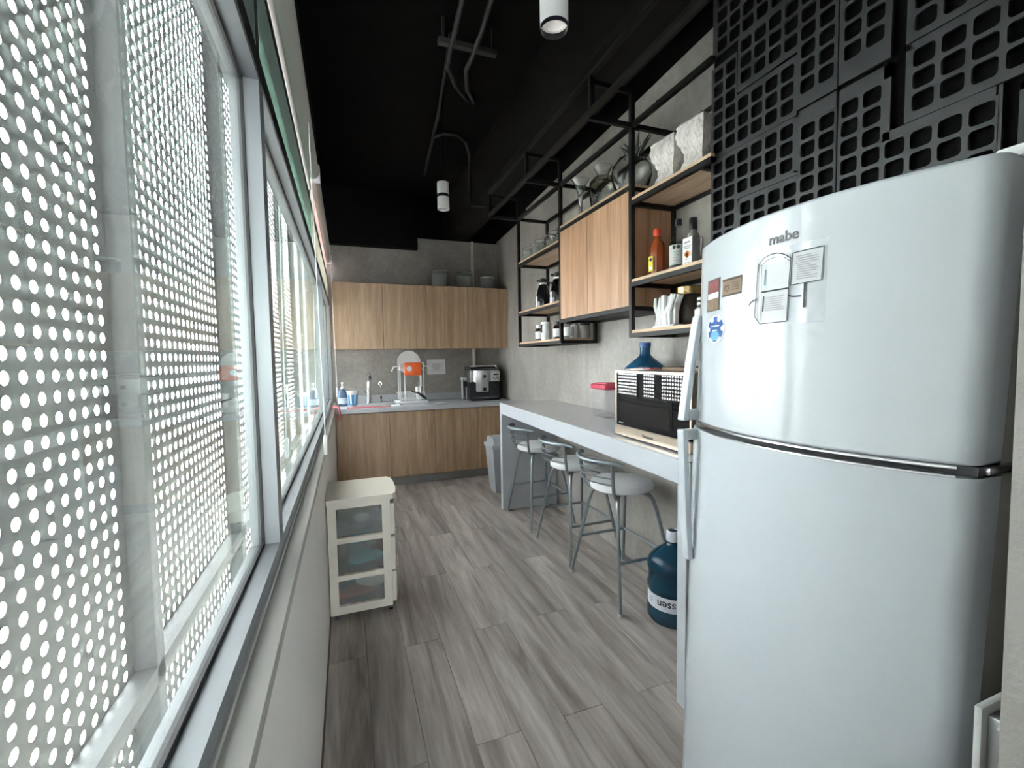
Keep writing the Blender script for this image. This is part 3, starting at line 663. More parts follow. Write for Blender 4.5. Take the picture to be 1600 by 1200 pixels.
# pipe on back wall
t = thing('wall_pipe', 'thin painted conduit pipe running up the back wall', 'pipe', (1.655, YB - 0.022, 0.92))
MB().tube([(0, 0, 0.0), (0, 0, 2.125)], 0.021, 12).build('pipe_run', P('pipe_cream', (0.62, 0.57, 0.50), 0.5), t)
for z in (0.4, 1.75): MB().rbox(-0.03, 0.03, 0.0, 0.021, z, z + 0.03, 0.003).build('clip', M_STEEL, t)
# glass jars on the wall cabinets
for i, (x, r, h, lab) in enumerate(((1.145, 0.10, 0.205, 'tall clear glass jar on the wall cabinets, furthest from the corner'), (1.47, 0.105, 0.19, 'clear glass jar on the wall cabinets, in the middle of three'), (1.775, 0.088, 0.15, 'short clear glass jar on the wall cabinets nearest the corner'))):
    t = thing('glass_jar', lab, 'jar', (x, 5.66, 2.363), group='glass jars on the wall cabinets')
    MB().lathe([(r * 0.9, 0), (r, 0.012), (r, h - 0.03), (r * 0.93, h - 0.015), (r * 0.93, h - 0.006), (r * 0.90, h - 0.006), (r * 0.95, h - 0.034), (r * 0.95, 0.014), (0, 0.012)], n=28).build('jar_body', thin_clear('jar_glass', (0.88, 0.90, 0.90), 0.10, (0.8, 0.82, 0.84)) if 'jar_glass' not in MATS else MATS['jar_glass'], t)
    MB().lathe([(r * 0.96, h - 0.006), (r, h), (r * 0.98, h + 0.012), (r * 0.4, h + 0.016), (0, h + 0.016)], n=28).build('lid', M_STEEL, t)
# trash bin
t = thing('trash_bin', 'grey plastic swing bin behind the bar end panel', 'bin', (1.60, 4.62, 0))
m = MB(); m.add([(-0.13, -0.11, 0), (0.13, -0.11, 0), (0.13, 0.11, 0), (-0.13, 0.11, 0), (-0.165, -0.14, 0.49), (0.165, -0.14, 0.49), (0.165, 0.14, 0.49), (-0.165, 0.14, 0.49)], [(0, 3, 2, 1), (4, 5, 6, 7), (0, 1, 5, 4), (1, 2, 6, 5), (2, 3, 7, 6), (3, 0, 4, 7)])
M_BIN = P('bin_grey', (0.36, 0.385, 0.42), 0.45)
m.build('bin_body', M_BIN, t)
MB().rbox(-0.178, 0.178, -0.152, 0.152, 0.485, 0.53, 0.012).build('rim', M_BIN, t)
MB().prism([(-0.15, 0.53), (0.15, 0.53), (0.10, 0.60), (-0.10, 0.60)], 'X', -0.15, 0.15).build('lid', M_BIN, t)

# ================================================================== BAR COUNTER
BX = 1.25; bar = thing('bar_counter', 'white waterfall bar counter running along the right wall', 'counter', (BX, 1.45, 0), RZ)
ZB = 1.035; BD = 0.562; BL_ = 2.57
MB().rbox(0, BD, -0.08, BL_, ZB - 0.105, ZB - 0.004, 0.003, 1).build('slab', M_BAR, bar)
MB().box(0.004, BD, -0.078, BL_ - 0.004, ZB - 0.004, ZB).build('top_surface', M_BARTOP, bar)
MB().rbox(0, BD, BL_ - 0.055, BL_, 0, ZB - 0.105, 0.003, 1).build('end_panel', M_BAR, bar)
MB().rbox(0, BD, -0.062, -0.006, 0, ZB - 0.105, 0.003, 1).build('end_panel', M_BAR, bar)

# stools
def stool():
    t = thing('bar_stool', '', 'stool', (0, 0, 0), group='bar stools under the counter')
    R = 0.192
    MB().lathe([(0.0, 0.635), (R * 0.9, 0.635), (R, 0.645), (R * 1.01, 0.662), (R * 0.96, 0.682), (R * 0.75, 0.690), (0, 0.692)], n=36).build('seat', M_SEAT, t)
    MB().lathe([(0.0, 0.622), (0.13, 0.622), (0.13, 0.636), (0, 0.636)], n=24).build('seat_plate', M_STEELG, t)
    feet = [(-0.205, -0.285), (-0.205, 0.285), (0.205, -0.285), (0.205, 0.285)]
    for fx, fy in feet:
        tx, ty = fx * 0.52, fy * 0.42
        pts = [(tx * 0.35, ty * 0.35, 0.618), (tx * 0.8, ty * 0.8, 0.618), (tx * 1.05, ty * 1.08, 0.608), (tx * 1.17, ty * 1.22, 0.585), (tx * 1.3, ty * 1.38, 0.52), (fx, fy, 0.012)]
        o = MB().tube(pts, 0.0115, 10).build('leg', M_STEELG, t)
        MB().tube([(fx, fy, 0.0), (fx, fy, 0.02)], 0.0135, 10).build('foot_cap', P('foot_grey', (0.4, 0.4, 0.4), 0.5), o)
    def at(fx, fy, z):
        tx, ty = fx * 0.52 * 1.3, fy * 0.42 * 1.38; k = (z - 0.012) / (0.52 - 0.012)
        return (fx + (tx - fx) * k, fy + (ty - fy) * k, z)
    zs = 0.27
    for a, b in ((0, 2), (1, 3), (2, 3)):
        MB().tube([at(*feet[a], zs), at(*feet[b], zs)], 0.0095, 8).build('stretcher', M_STEELG, t)
    # backrest on the room side
    for s in (-1, 1):
        MB().tube([(-0.10, s * 0.115, 0.622), (-0.145, s * 0.150, 0.628), (-0.165, s * 0.166, 0.66), (-0.178, s * 0.178, 0.73), (-0.19, s * 0.19, 0.838)], 0.0105, 10).build('back_upright', M_STEELG, t)
    def bow(z, r, dx, over):
        y = 0.178 + 0.012 * (z - 0.66) / 0.18
        pts = []
        for i in range(15):
            k = -1 + 2 * i / 14; yy = y * over * k
            pts.append((-0.175 - 0.012 * (z - 0.66) / 0.18 - dx * (1 - k * k * over * over * 0.98), yy, z - (0.012 if abs(k) > 0.95 and over > 1 else 0)))
        return MB().tube(pts, r, 10 if r > 0.01 else 6)
    bow(0.845, 0.0145, 0.085, 1.22).build('top_rail', M_STEELG, t)
    for z in (0.715, 0.752, 0.79): bow(z, 0.0045, 0.075, 1.0).build('back_wire', M_STEELG, t)
    return t
st0 = stool()
for i, (x, y, r, lab) in enumerate(((1.588, 2.335, 0.0, 'grey steel bar stool with white seat nearest the water jug'),
                                    (1.595, 2.935, 0.0, 'grey steel bar stool with white seat, middle of three'),
                                    (1.600, 3.640, 0.0, 'grey steel bar stool with white seat beside the bar end panel'))):
    s = st0 if i == 0 else copy_tree(st0)
    s.location = (x, y, 0); s.rotation_euler = (0, 0, r); s['label'] = lab

# microwave
t = thing('microwave', 'champagne framed microwave with glossy black glass door on the bar', 'microwave', (1.335, 1.74, ZB), RZ)
MW, MD, MH = 0.295, 0.235, 0.345
MB().rbox(0.02, MD, -MW, MW, 0.008, MH, 0.006).build('case', P('microwave_case', (0.42, 0.40, 0.37), 0.35, 0.7), t)
m = MB(); m.box(0, 0.022, -MW, MW, MH - 0.012, MH).box(0, 0.022, MW - 0.010, MW, 0.075, MH - 0.012).box(0, 0.022, -MW, -MW + 0.010, 0.075, MH - 0.012)
m.build('door_frame', M_GOLD, t)
MB().rbox(-0.004, 0.022, -MW, MW, 0.006, 0.058, 0.003, 1).build('control_strip', M_GOLD, t)
MB().box(0.003, 0.020, -MW + 0.010, MW - 0.010, 0.058, MH - 0.012).build('door_glass', M_GLOSSB, t)
MB().box(0.0018, 0.0030, -0.17, 0.24, 0.085, 0.22).build('door_window', P('door_window_dark', (0.020, 0.020, 0.020), 0.03), t)
vs, fs = text_mesh('Panasonic', 0.022, 0.0004, 0.0003)
MB().add([(-0.0045 - v.z, -v.x, v.y) for v in vs], fs).build('lettering', M_DARKG, t).location = (0, 0.0, 0.031)
vs, fs = text_mesh('Inverter', 0.013, 0.0003)
MB().add([(0.0028 - v.z, -v.x, v.y) for v in vs], fs).build('lettering', P('print_grey', (0.5, 0.5, 0.5), 0.6), t).location = (0, 0.245, 0.072)
for x, y in ((0.05, -0.25), (0.05, 0.25), (0.20, -0.25), (0.20, 0.25)): MB().lathe([(0.014, 0), (0.014, 0.009)], (x, y, 0), 12).build('foot', M_BLACKP, t)
# things on the microwave
t = thing('snack_packet', 'flat red and white packet lying on the microwave', 'packet', (1.41, 1.88, ZB + MH), RZ)
m = MB(); n = 10
vs = []
for i in range(n + 1):
    for k in range(5): vs.append((-0.05 + 0.1 * k / 4, -0.11 + 0.22 * i / n, 0.004 + 0.010 * math.sin(PI * k / 4) * math.sin(PI * i / n) + 0.002 * math.sin(i * 2.1 + k)))
m.add(vs, [(i * 5 + k, i * 5 + k + 1, (i + 1) * 5 + k + 1, (i + 1) * 5 + k) for i in range(n) for k in range(4)], True)
o = m.build('wrapper', P('packet_pink_white', (0.75, 0.60, 0.58), 0.4, vary=0.45, vscale=25), t); md = o.modifiers.new('s', 'SOLIDIFY'); md.thickness = 0.003
MB().rbox(-0.03, 0.03, -0.10, -0.065, 0.006, 0.016, 0.004).build('red_seal', P('packet_red', (0.62, 0.10, 0.09), 0.45), t)
t = thing('chopping_board', 'thin brown wooden board lying on the microwave', 'board', (1.50, 1.60, ZB + MH), RZ)
MB().rbox(-0.10, 0.10, -0.15, 0.13, 0, 0.020, 0.005).build('board', P('board_brown', (0.16, 0.10, 0.06), 0.5, vary=0.25, vscale=14), t)
# water jugs
def jug(loc, rz, mat, label, cap, lab_text):
    t = thing('water_jug', label, 'water jug', loc, rz, group='blue water jugs')
    R = 0.135
    prof = [(0, 0), (R * 0.90, 0), (R, 0.02), (R, 0.075), (R * 0.965, 0.085), (R * 0.965, 0.165), (R, 0.178), (R, 0.20), (R * 0.955, 0.212), (R * 0.955, 0.275), (R * 1.0, 0.29), (R * 1.0, 0.305), (R * 0.97, 0.328), (R * 0.86, 0.352), (R * 0.60, 0.383), (R * 0.36, 0.408), (0.033, 0.424), (0.030, 0.44), (0.0305, 0.45), (0.0305, 0.475), (0.0285, 0.482), (0.0285, 0.49)]
    MB().lathe(prof, n=40).build('bottle', mat, t)
    if cap:
        MB().lathe([(0.0335, 0.435), (0.0345, 0.438), (0.0335, 0.488), (0.030, 0.492), (0.026, 0.492), (0.026, 0.487), (0, 0.487)], n=28).build('cap', P('cap_grey_white', (0.62, 0.65, 0.72), 0.45), t)
        MB().lathe([(0.0, 0.4885), (0.025, 0.4885), (0.025, 0.487)], n=24).build('cap_plug', P('cap_navy', (0.015, 0.03, 0.09), 0.4), t)
    else:
        MB().lathe([(0.0335, 0.472), (0.034, 0.476), (0.034, 0.497), (0.031, 0.500), (0, 0.500)], n=28).build('cap', P('cap_blue', (0.02, 0.10, 0.30), 0.3), t)
    if lab_text:
        MB().band([(R * 0.972, 0.087), (R * 0.972, 0.163)], n=40).build('paper_band', P('jug_label', (0.66, 0.70, 0.76), 0.5), t)
        vs, fs = text_mesh(lab_text, 0.060, 0.0, 0.0009)
        out = []
        for v in vs:
            a = -PI / 2 - v.x / R * 1.0; out.append((R * 0.979 * math.cos(a), R * 0.979 * math.sin(a), 0.125 - v.y))
        MB().add(out, fs).build('lettering', M_INK, t)
        m = MB()
        for q in range(6):
            an = q * PI / 3
            for (du, dv, rr) in ((0.011 * math.cos(an), 0.011 * math.sin(an), 0.004),):
                ring = []
                for k in range(8):
                    u = -0.135 + du + rr * math.cos(k * PI / 4); vv = dv + rr * math.sin(k * PI / 4); a = -PI / 2 + u / R
                    ring.append((R * 0.979 * math.cos(a), R * 0.979 * math.sin(a), 0.125 + vv))
                m.add(ring, [tuple(range(8))])
        m.build('flower_emblem', P('emblem_grey', (0.16, 0.19, 0.28), 0.6), t)
    return t
jug((1.655, 1.945, 0), math.radians(-40), M_JUGD, 'full dark blue water jug with white label standing on the floor', True, 'naissen')
jug((1.675, 2.215, ZB), 0.3, M_JUGB, 'translucent blue water jug standing on the bar behind the microwave', False, None)
# container with pink lid
t = thing('food_container', 'clear tall plastic container with a pink lid on the bar', 'container', (1.70, 2.66, ZB), RZ)
M_CLEARP = thin_clear('clear_plastic', (0.86, 0.86, 0.87), 0.10, (0.75, 0.72, 0.74), 0.08)
MB().rbox(-0.075, 0.075, -0.095, 0.095, 0, 0.20, 0.022, 3).build('tub', M_CLEARP, t)
M_PLID = P('pink_lid', (0.78, 0.10, 0.17), 0.35, trans=0.15)
MB().rbox(-0.085, 0.085, -0.106, 0.106, 0.195, 0.232, 0.014, 3).build('lid', M_PLID, t)
MB().rbox(-0.055, 0.055, -0.075, 0.075, 0.230, 0.240, 0.004).build('lid_panel', M_PLID, t)

# ================================================================== DRAWER CART
t = thing('drawer_cart', 'cream plastic three drawer cart on casters against the window wall', 'drawer cart', (0.05, 2.58, 0))
CX0, CX1, CD, CT = -0.178, 0.155, 0.40, 0.695
m = MB()
zz = [0.045, 0.245, 0.455, 0.665]
for (y0, y1) in ((0, 0.022), (CD - 0.022, CD)):
    m.box(CX0, CX0 + 0.045, y0, y1, 0.045, 0.665); m.box(CX1 - 0.045, CX1, y0, y1, 0.045, 0.665)
    for z in (0.045, 0.235, 0.445): m.box(CX0 + 0.045, CX1 - 0.045, y0, y1, z, z + (0.045 if z < 0.1 else 0.03))
    m.box(CX0 + 0.045, CX1 - 0.045, y0, y1, 0.64, 0.665)
m.box(CX0, CX0 + 0.012, 0.022, CD - 0.022, 0.045, 0.665).box(CX0, CX1, 0.022, CD - 0.022, 0.045, 0.057)
m.build('frame', M_CARTW, t)
m = MB(); pl = [(CX0 - 0.004, -0.004), (CX1 + 0.015, -0.004), (CX1 + 0.034, 0.03), (CX1 + 0.044, 0.12), (CX1 + 0.044, CD - 0.12), (CX1 + 0.034, CD - 0.03), (CX1 + 0.015, CD + 0.004), (CX0 - 0.004, CD + 0.004)]
m.prism(pl, 'Z', 0.665, CT).build('top', M_CARTW, t)
for i, z in enumerate((0.085, 0.27, 0.48)):
    h = (0.150, 0.170, 0.155)[i]
    d = MB().prism([(CX1 + 0.002, 0.015), (CX1 + 0.022, 0.015), (CX1 + 0.036, 0.10), (CX1 + 0.036, CD - 0.10), (CX1 + 0.022, CD - 0.015), (CX1 + 0.002, CD - 0.015)], 'Z', z - 0.025, z + h).build('drawer', M_CARTW, t)
    MB().prism([(CX1 + 0.034, 0.13), (CX1 + 0.055, 0.16), (CX1 + 0.055, CD - 0.16), (CX1 + 0.034, CD - 0.13)], 'Z', z + h - 0.035, z + h - 0.005).build('handle', M_CARTW, d)
    m = MB(); x0, x1 = CX0 + 0.02, CX1
    m.box(x0, x1, 0.026, 0.029, z, z + h - 0.01).box(x0, x1, CD - 0.029, CD - 0.026, z, z + h - 0.01).box(x0, x1, 0.029, CD - 0.029, z - 0.002, z + 0.001)
    m.build('drawer_bin', M_CLEARD, d)
for x, y in ((CX0 + 0.03, 0.04), (CX1 - 0.01, 0.04), (CX0 + 0.03, CD - 0.04), (CX1 - 0.01, CD - 0.04)):
    c = MB().tube([(x, y, 0.052), (x, y, 0.030)], 0.010, 8).build('caster', M_BLACKP, t)
    MB().tube([(x - 0.010, y, 0.022), (x + 0.010, y, 0.022)], 0.022, 14).build('wheel', M_BLACKP, c)
# drawer contents
def lump(name, label, cat, loc, size, mat, seed, group=None):
    t = thing(name, label, cat, loc, group=group); rnd = random.Random(seed); m = MB(); n, k = 14, 8
    vs = []
    for i in range(k + 1):
        ph = PI * i / k
        for j in range(n):
            th = 2 * PI * j / n; q = 1 + 0.16 * math.sin(3 * th + seed) * math.sin(ph) + rnd.uniform(-0.05, 0.05)
            vs.append((size[0] * q * math.sin(ph) * math.cos(th), size[1] * q * math.sin(ph) * math.sin(th), size[2] * (1 - math.cos(ph)) * (1.0)))
    fs = [(i * n + j, i * n + (j + 1) % n, (i + 1) * n + (j + 1) % n, (i + 1) * n + j) for i in range(k) for j in range(n)]
    m.add(vs, fs, True).build(name + '_body', mat, t)
lump('light_bulb', 'white bulb shaped thing in the top drawer of the cart', 'bulb', (0.05, 2.68, 0.525), (0.045, 0.03, 0.022), M_WHITE, 1)
lump('dark_cloth', 'grey cloth folded in the top cart drawer', 'cloth', (0.03, 2.76, 0.482), (0.12, 0.12, 0.022), P('cloth_grey', (0.22, 0.23, 0.24), 0.9), 5)
lump('teal_cloth', 'teal folded cloth in the middle cart drawer', 'cloth', (0.06, 2.74, 0.272), (0.10, 0.10, 0.022), P('cloth_teal', (0.10, 0.50, 0.52), 0.7), 2)
lump('teal_bag', 'dull teal bag standing in the middle cart drawer', 'bag', (0.05, 2.88, 0.272), (0.08, 0.05, 0.065), P('bag_teal', (0.16, 0.33, 0.36), 0.7), 9)
lump('red_cloth', 'rust red cloth in the bottom cart drawer', 'cloth', (0.0, 2.70, 0.087), (0.11, 0.06, 0.020), P('cloth_rust', (0.42, 0.17, 0.11), 0.85), 3)
lump('white_bag', 'crumpled white bag in the bottom cart drawer', 'bag', (0.10, 2.78, 0.087), (0.085, 0.08, 0.05), P('bag_cream', (0.70, 0.66, 0.60), 0.6), 4)

# ================================================================== HANGING SHELF UNIT
XF, XB_, XC = 1.55, 1.845, 1.255
PY = [3.93, 3.065, 2.17]; YE = 1.650
Z1, Z2, Z3 = 1.562, 1.850, 2.305; ZR, ZTOP = 2.745, 2.93
sh = thing('shelf_unit', 'black steel hanging shelf frame with oak boards above the bar', 'shelf', (XF, 3.0, Z1))
def fr(name, x0, x1, y0, y1, z0, z1, mat=M_METB, parent=None):
    return MB().box(x0 - XF, x1 - XF, y0 - 3.0, y1 - 3.0, z0 - Z1, z1 - Z1).build(name, mat, parent or sh)
q = 0.0125
for y in PY:
    fr('post', XF - q, XF + q, y - q, y + q, Z1, ZTOP + q)
    fr('post', XB_ - q, XB_ + q, y - q, y + q, Z1, ZR)
    fr('crossbar', XC + q, XB_ - q, y - q + 0.001, y + q - 0.001, ZR - q, ZR + q)
    fr('crossbar', XC + q, XF - q, y - q + 0.001, y + q - 0.001, ZTOP - q, ZTOP + q)
    fr('hanger', XC - q, XC + q, y - q - 0.06, y + q - 0.06, ZR + q, ZTOP - q)
ycl = 3.88
fr('rail', XC - q, XC + q, 0.9, ycl, ZR - q, ZR + q); fr('rail', XC - q, XC + q, 0.9, ycl, ZTOP - q, ZTOP + q)
fr('rail_lip', XC - q - 0.004, XC - q, 0.9, ycl, ZR - q, ZR - 0.004)
fr('rail', XF - q, XF + q, 1.575, PY[0] - q, ZR - q, ZR + q); fr('rail', XB_ - q, XB_ + q, YE, PY[0], ZR - q, ZR + q)
for y in (3.4, 2.75, 2.5, 1.95):
    fr('bolt', XF - 0.004, XF + 0.004, y, y + 0.008, ZR + q, ZR + q + 0.012); fr('bolt', XB_ - 0.004, XB_ + 0.004, y, y + 0.008, ZR + q, ZR + q + 0.012)
def bay(y0, y1, zs):
    for z in zs:
        fr('shelf_rail', XF - q, XF + q, (1.575 if y0 == YE else y0 + q), y1 - q, z, z + 0.024)
        if y0 == YE: fr('shelf_board', XF - q + 0.002, XF + q, 1.575, y0 + q, z + 0.0245, z + 0.040, M_OAKX if z > 2 else M_OAKS)
        fr('shelf_rail', XB_ - q, XB_ + q, y0 + q, y1 - q, z, z + 0.024)
        for y in (y0, y1): fr('shelf_rail', XF + q, XB_ - q, y - q, y + q, z, z + 0.024)
        fr('shelf_board', XF - q + 0.002, XB_ + q, y0 + q + 0.001, y1 - q - 0.001, z + 0.0245, z + 0.040, M_OAKX if z > 2 else M_OAKS)
bay(PY[1], PY[0], (Z1, Z2, Z3)); bay(YE, PY[2], (Z1, Z2, Z3))
# cabinet in the middle bay
cab = fr('cabinet_body', XF + 0.030, XB_, PY[2] + q, PY[1] - q, 1.745, 2.394, M_OAKW)
ysp = 2.655
fr('door', XF - 0.012, XF + 0.005, PY[2] + q + 0.002, ysp - 0.003, 1.745, 2.392, M_OAKW, None); fr('door', XF - 0.012, XF + 0.005, ysp + 0.003, PY[1] - q - 0.002, 1.745, 2.392, M_OAKW)
for z in (1.718, 2.396):
    fr('shelf_rail', XF - q, XF + q, PY[2] + q, PY[1] - q, z, z + 0.025); fr('shelf_rail', XB_ - q, XB_ + q, PY[2] + q, PY[1] - q, z, z + 0.025)
    for y in (PY[1] - 0.026, PY[2] + 0.026): fr('shelf_rail', XF + q, XB_ - q, y - q, y + q, z, z + 0.025)
fr('cabinet_base', XF + 0.013, XB_ - 0.013, PY[2] + 0.04, PY[1] - 0.04, 1.735, 1.745, M_DARKG)
fr('shelf_board', XF - q + 0.002, XB_ + q, PY[2] + q + 0.001, PY[1] - q - 0.001, 2.4215, 2.437, M_OAKX)
S1, S2, S3, S4 = Z1 + 0.040, Z2 + 0.040, Z3 + 0.040, 2.437

# glasses on the upper left shelf
GL = ['nearest the back wall', 'second from the back wall', 'third from the back wall', 'fourth from the back wall', 'fifth from the back wall', 'nearest the cabinet']
for i, y in enumerate((3.845, 3.70, 3.555, 3.41, 3.28, 3.16)):
    t = thing('drinking_glass', 'smoky glass tumbler in the row on the upper left shelf, ' + GL[i], 'glass', (1.605 + 0.02 * (i % 2), y, S3), group='tumblers on the upper left shelf')
    r, h = 0.052, 0.115
    MB().lathe([(r * 0.8, 0), (r * 0.84, 0.01), (r, h), (r * 0.95, h), (r * 0.78, 0.016), (0, 0.014)], n=20).build('glass_body', M_JARTHIN, t)
    MB().band([(r * 0.99, h - 0.004), (r * 1.02, h), (r * 0.99, h + 0.004), (r * 0.94, h), (r * 0.99, h - 0.004)], n=20).build('rim', P('glass_rim', (0.24, 0.20, 0.16), 0.2), t)
    MB().tube([(0.0, -r * 0.93, h * 0.82), (0.0, -r * 1.4, h * 0.80), (0, -r * 1.5, h * 0.5), (0, -r * 0.87, h * 0.28)], 0.005, 8).build('handle', M_SMOKE, t)
# thermos jugs
for y, lab in ((3.60, 'black thermos jug with white label on the middle shelf, further from the cabinet'), (3.31, 'black thermos jug with white label tucked beside the cabinet')):
    t = thing('thermos_jug', lab, 'thermos', (1.645, y, S2), -0.5, group='thermos jugs')
    MB().lathe([(0.062, 0), (0.066, 0.01), (0.064, 0.09), (0.050, 0.165), (0.034, 0.205), (0.032, 0.225)], n=24).build('body', M_GLOSSB, t)
    MB().lathe([(0.033, 0.225), (0.036, 0.228), (0.036, 0.25), (0.018, 0.262), (0, 0.264)], n=20).build('stopper', M_BLACKP, t)
    MB().band([(0.0345, 0.195), (0.0335, 0.222)], n=20).build('collar', M_WHITE, t)
    MB().prism([(-0.052, 0.232), (-0.03, 0.232), (-0.03, 0.246), (-0.058, 0.25)], 'Y', -0.012, 0.012).build('spout', M_BLACKP, t)
    MB().tube([(0.025, 0, 0.225), (0.075, 0, 0.22), (0.090, 0, 0.17), (0.085, 0, 0.10), (0.058, 0, 0.06)], 0.008, 10).build('handle', M_BLACKP, t)
    m = MB(); vs = []; n = 8
    for i in range(n + 1):
        a = PI + 0.9 * (i / n - 0.5) * 2 * 0.8
        for z, rr in ((0.012, 0.0668), (0.10, 0.0640)): vs.append((rr * math.cos(a), rr * math.sin(a), z))
    m.add(vs, [(2 * i, 2 * i + 2, 2 * i + 3, 2 * i + 1) for i in range(n)]).build('paper_label', M_PAPER, t)
    MB().rbox(-0.069, -0.066, -0.02, 0.015, 0.035, 0.06, 0.001, 1).build('label_mark', P('mark_teal', (0.05, 0.12, 0.12), 0.6), t)
# small jars on the bottom left shelf
def jar(x, y, z, r, h, body, lid, label, clamp=False, labelmat=None, neck=0.75):
    t = thing('storage_jar', label, 'jar', (x, y, z), group='small jars on the shelves')
    MB().lathe([(r * 0.95, 0), (r, 0.006), (r, h * 0.68), (r * neck, h * 0.78), (r * neck, h * 0.82)], n=20).build('jar_body', body, t)
    MB().lathe([(r * neck * 1.06, h * 0.80), (r * neck * 1.1, h * 0.82), (r * neck * 1.1, h), (0, h)], n=20).build('lid', lid, t)
    if labelmat: MB().band([(r * 1.012, h * 0.15), (r * 1.012, h * 0.6)], n=20).build('paper_label', labelmat, t)
    if clamp: MB().tube([(-r * 0.9, -0.01, h * 0.86), (-r * 1.12, -0.01, h * 0.8), (-r * 1.12, -0.01, h * 0.5), (-r * 1.0, -0.01, h * 0.45)], 0.006, 6).build('clamp', M_BLACKP, t)
    return t
M_BROWNG = P('brown_glass', (0.05, 0.03, 0.02), 0.12, trans=0.3)
jar(1.63, 3.66, S1, 0.036, 0.145, M_BROWNG, M_STEEL, 'small dark bottle with white label at the left of the bottom shelf', labelmat=M_PAPER)
jar(1.64, 3.535, S1, 0.046, 0.16, M_WHITE, M_WHITE, 'white canister with a black clamp on the bottom shelf', True, neck=0.92)
jar(1.70, 3.41, S1, 0.042, 0.155, P('olive_tin', (0.19, 0.19, 0.15), 0.4), M_DARKG, 'olive grey tin on the bottom shelf behind the canister', neck=0.9)
jar(1.63, 3.29, S1, 0.038, 0.145, M_BROWNG, M_BLACKP, 'dark jar with white label in the middle of the bottom shelf', labelmat=M_PAPER)
jar(1.66, 3.165, S1, 0.045, 0.15, M_JARTHIN, M_DARKG, 'clear jar with dark lid and white label by the shelf post', labelmat=M_PAPER, neck=0.85)
jar(1.755, 3.24, S1, 0.044, 0.145, M_WHITE, M_CHROME, 'white jar with chrome lid at the back of the bottom shelf', True, neck=0.85)
jar(1.79, 3.13, S1, 0.042, 0.13, P('grey_tin', (0.24, 0.23, 0.21), 0.4), M_DARKG, 'dull grey tin at the rear corner of the bottom shelf', neck=0.9)
# glass vases on the cabinet
t = thing('trumpet_vase', 'slender clear trumpet vase on the oak cabinet top', 'vase', (1.62, 2.88, S4))
MB().lathe([(0.045, 0), (0.045, 0.006), (0.010, 0.02), (0.012, 0.10), (0.022, 0.20), (0.048, 0.265), (0.062, 0.285), (0.059, 0.285), (0.044, 0.262), (0.018, 0.20), (0.006, 0.11), (0, 0.10)], n=24).build('vase_body', M_JAR, t)
t = thing('shoulder_vase', 'clear glass vase with round shoulders and flared neck on the cabinet', 'vase', (1.63, 2.60, S4))
MB().lathe([(0.075, 0), (0.080, 0.008), (0.092, 0.12), (0.086, 0.165), (0.055, 0.195), (0.036, 0.205), (0.036, 0.215), (0.062, 0.265), (0.059, 0.265), (0.032, 0.214), (0.032, 0.203), (0.052, 0.190), (0.081, 0.162), (0.087, 0.12), (0.075, 0.012), (0, 0.01)], n=28).build('vase_body', M_JAR, t)
MB().band([(0.090, 0.145), (0.087, 0.165), (0.060, 0.196), (0.052, 0.190), (0.081, 0.160), (0.0885, 0.145)], n=28).build('painted_band', M_SMOKE, t)
M_LEAF = P('succulent_green', (0.035, 0.05, 0.035), 0.5, vary=0.3)
t = thing('carafe_planter', 'round clear glass carafe holding a small dark succulent', 'vase', (1.64, 2.30, S4))
MB().lathe([(0.085, 0), (0.095, 0.008), (0.120, 0.09), (0.115, 0.14), (0.080, 0.19), (0.045, 0.205), (0.040, 0.225), (0.058, 0.27), (0.055, 0.27), (0.036, 0.226), (0.040, 0.204), (0.076, 0.185), (0.110, 0.138), (0.115, 0.09), (0.090, 0.012), (0, 0.01)], n=30).build('vase_body', M_JAR, t)
for i in range(12):
    a = i * 2.4; l = 0.055 + 0.025 * (i % 3); up = 0.03 + 0.012 * (i % 4)
    b0 = (0.02 * math.cos(a), -0.05 + 0.02 * math.sin(a), 0.19)
    MB().tube([b0, (b0[0] + 0.5 * l * math.cos(a), b0[1] + 0.5 * l * math.sin(a), b0[2] + up), (b0[0] + l * math.cos(a), b0[1] + l * math.sin(a), b0[2] + up * 1.7)], [0.006, 0.008, 0.001], 6).build('leaf', M_LEAF, t)
# textured square vases
for (x, y, rz, lab) in ((1.645, 1.945, 0.12, 'square textured ceramic vase with wavy sides beside the glass carafe'), (1.645, 1.748, 0.12, 'square textured ceramic vase with wavy sides at the tiled wall')):
    t = thing('ceramic_vase', lab, 'vase', (x, y, S3), rz, group='textured ceramic vases')
    m = MB(); vs, fs = [], []; NZ, NS = 26, 10; H = 0.225
    for i in range(NZ + 1):
        z = H * i / NZ; u = i / NZ
        hw = 0.063 - 0.015 * math.sin(2 * PI * u * 1.05 - 0.6) + (0.006 if u > 0.93 else 0)
        for s in range(4):
            for k in range(NS):
                p = -1 + 2 * k / NS
                cx, cy = [(p, -1), (1, p), (-p, 1), (-1, -p)][s]
                bump = 0.0035 * math.sin(23 * u + 9 * k * 0.7 + s) * math.sin(5.1 * k + 17 * u)
                vs.append(((hw + bump) * cx, (hw + bump) * cy, z))
    R4 = 4 * NS
    for i in range(NZ):
        for k in range(R4): fs.append((i * R4 + k, i * R4 + (k + 1) % R4, (i + 1) * R4 + (k + 1) % R4, (i + 1) * R4 + k))
    fs.append(tuple(range(R4 - 1, -1, -1)))
    m.add(vs, fs, True); o = m.build('vase_body', M_VASE, t, 50); md = o.modifiers.new('wall', 'SOLIDIFY'); md.thickness = -0.006
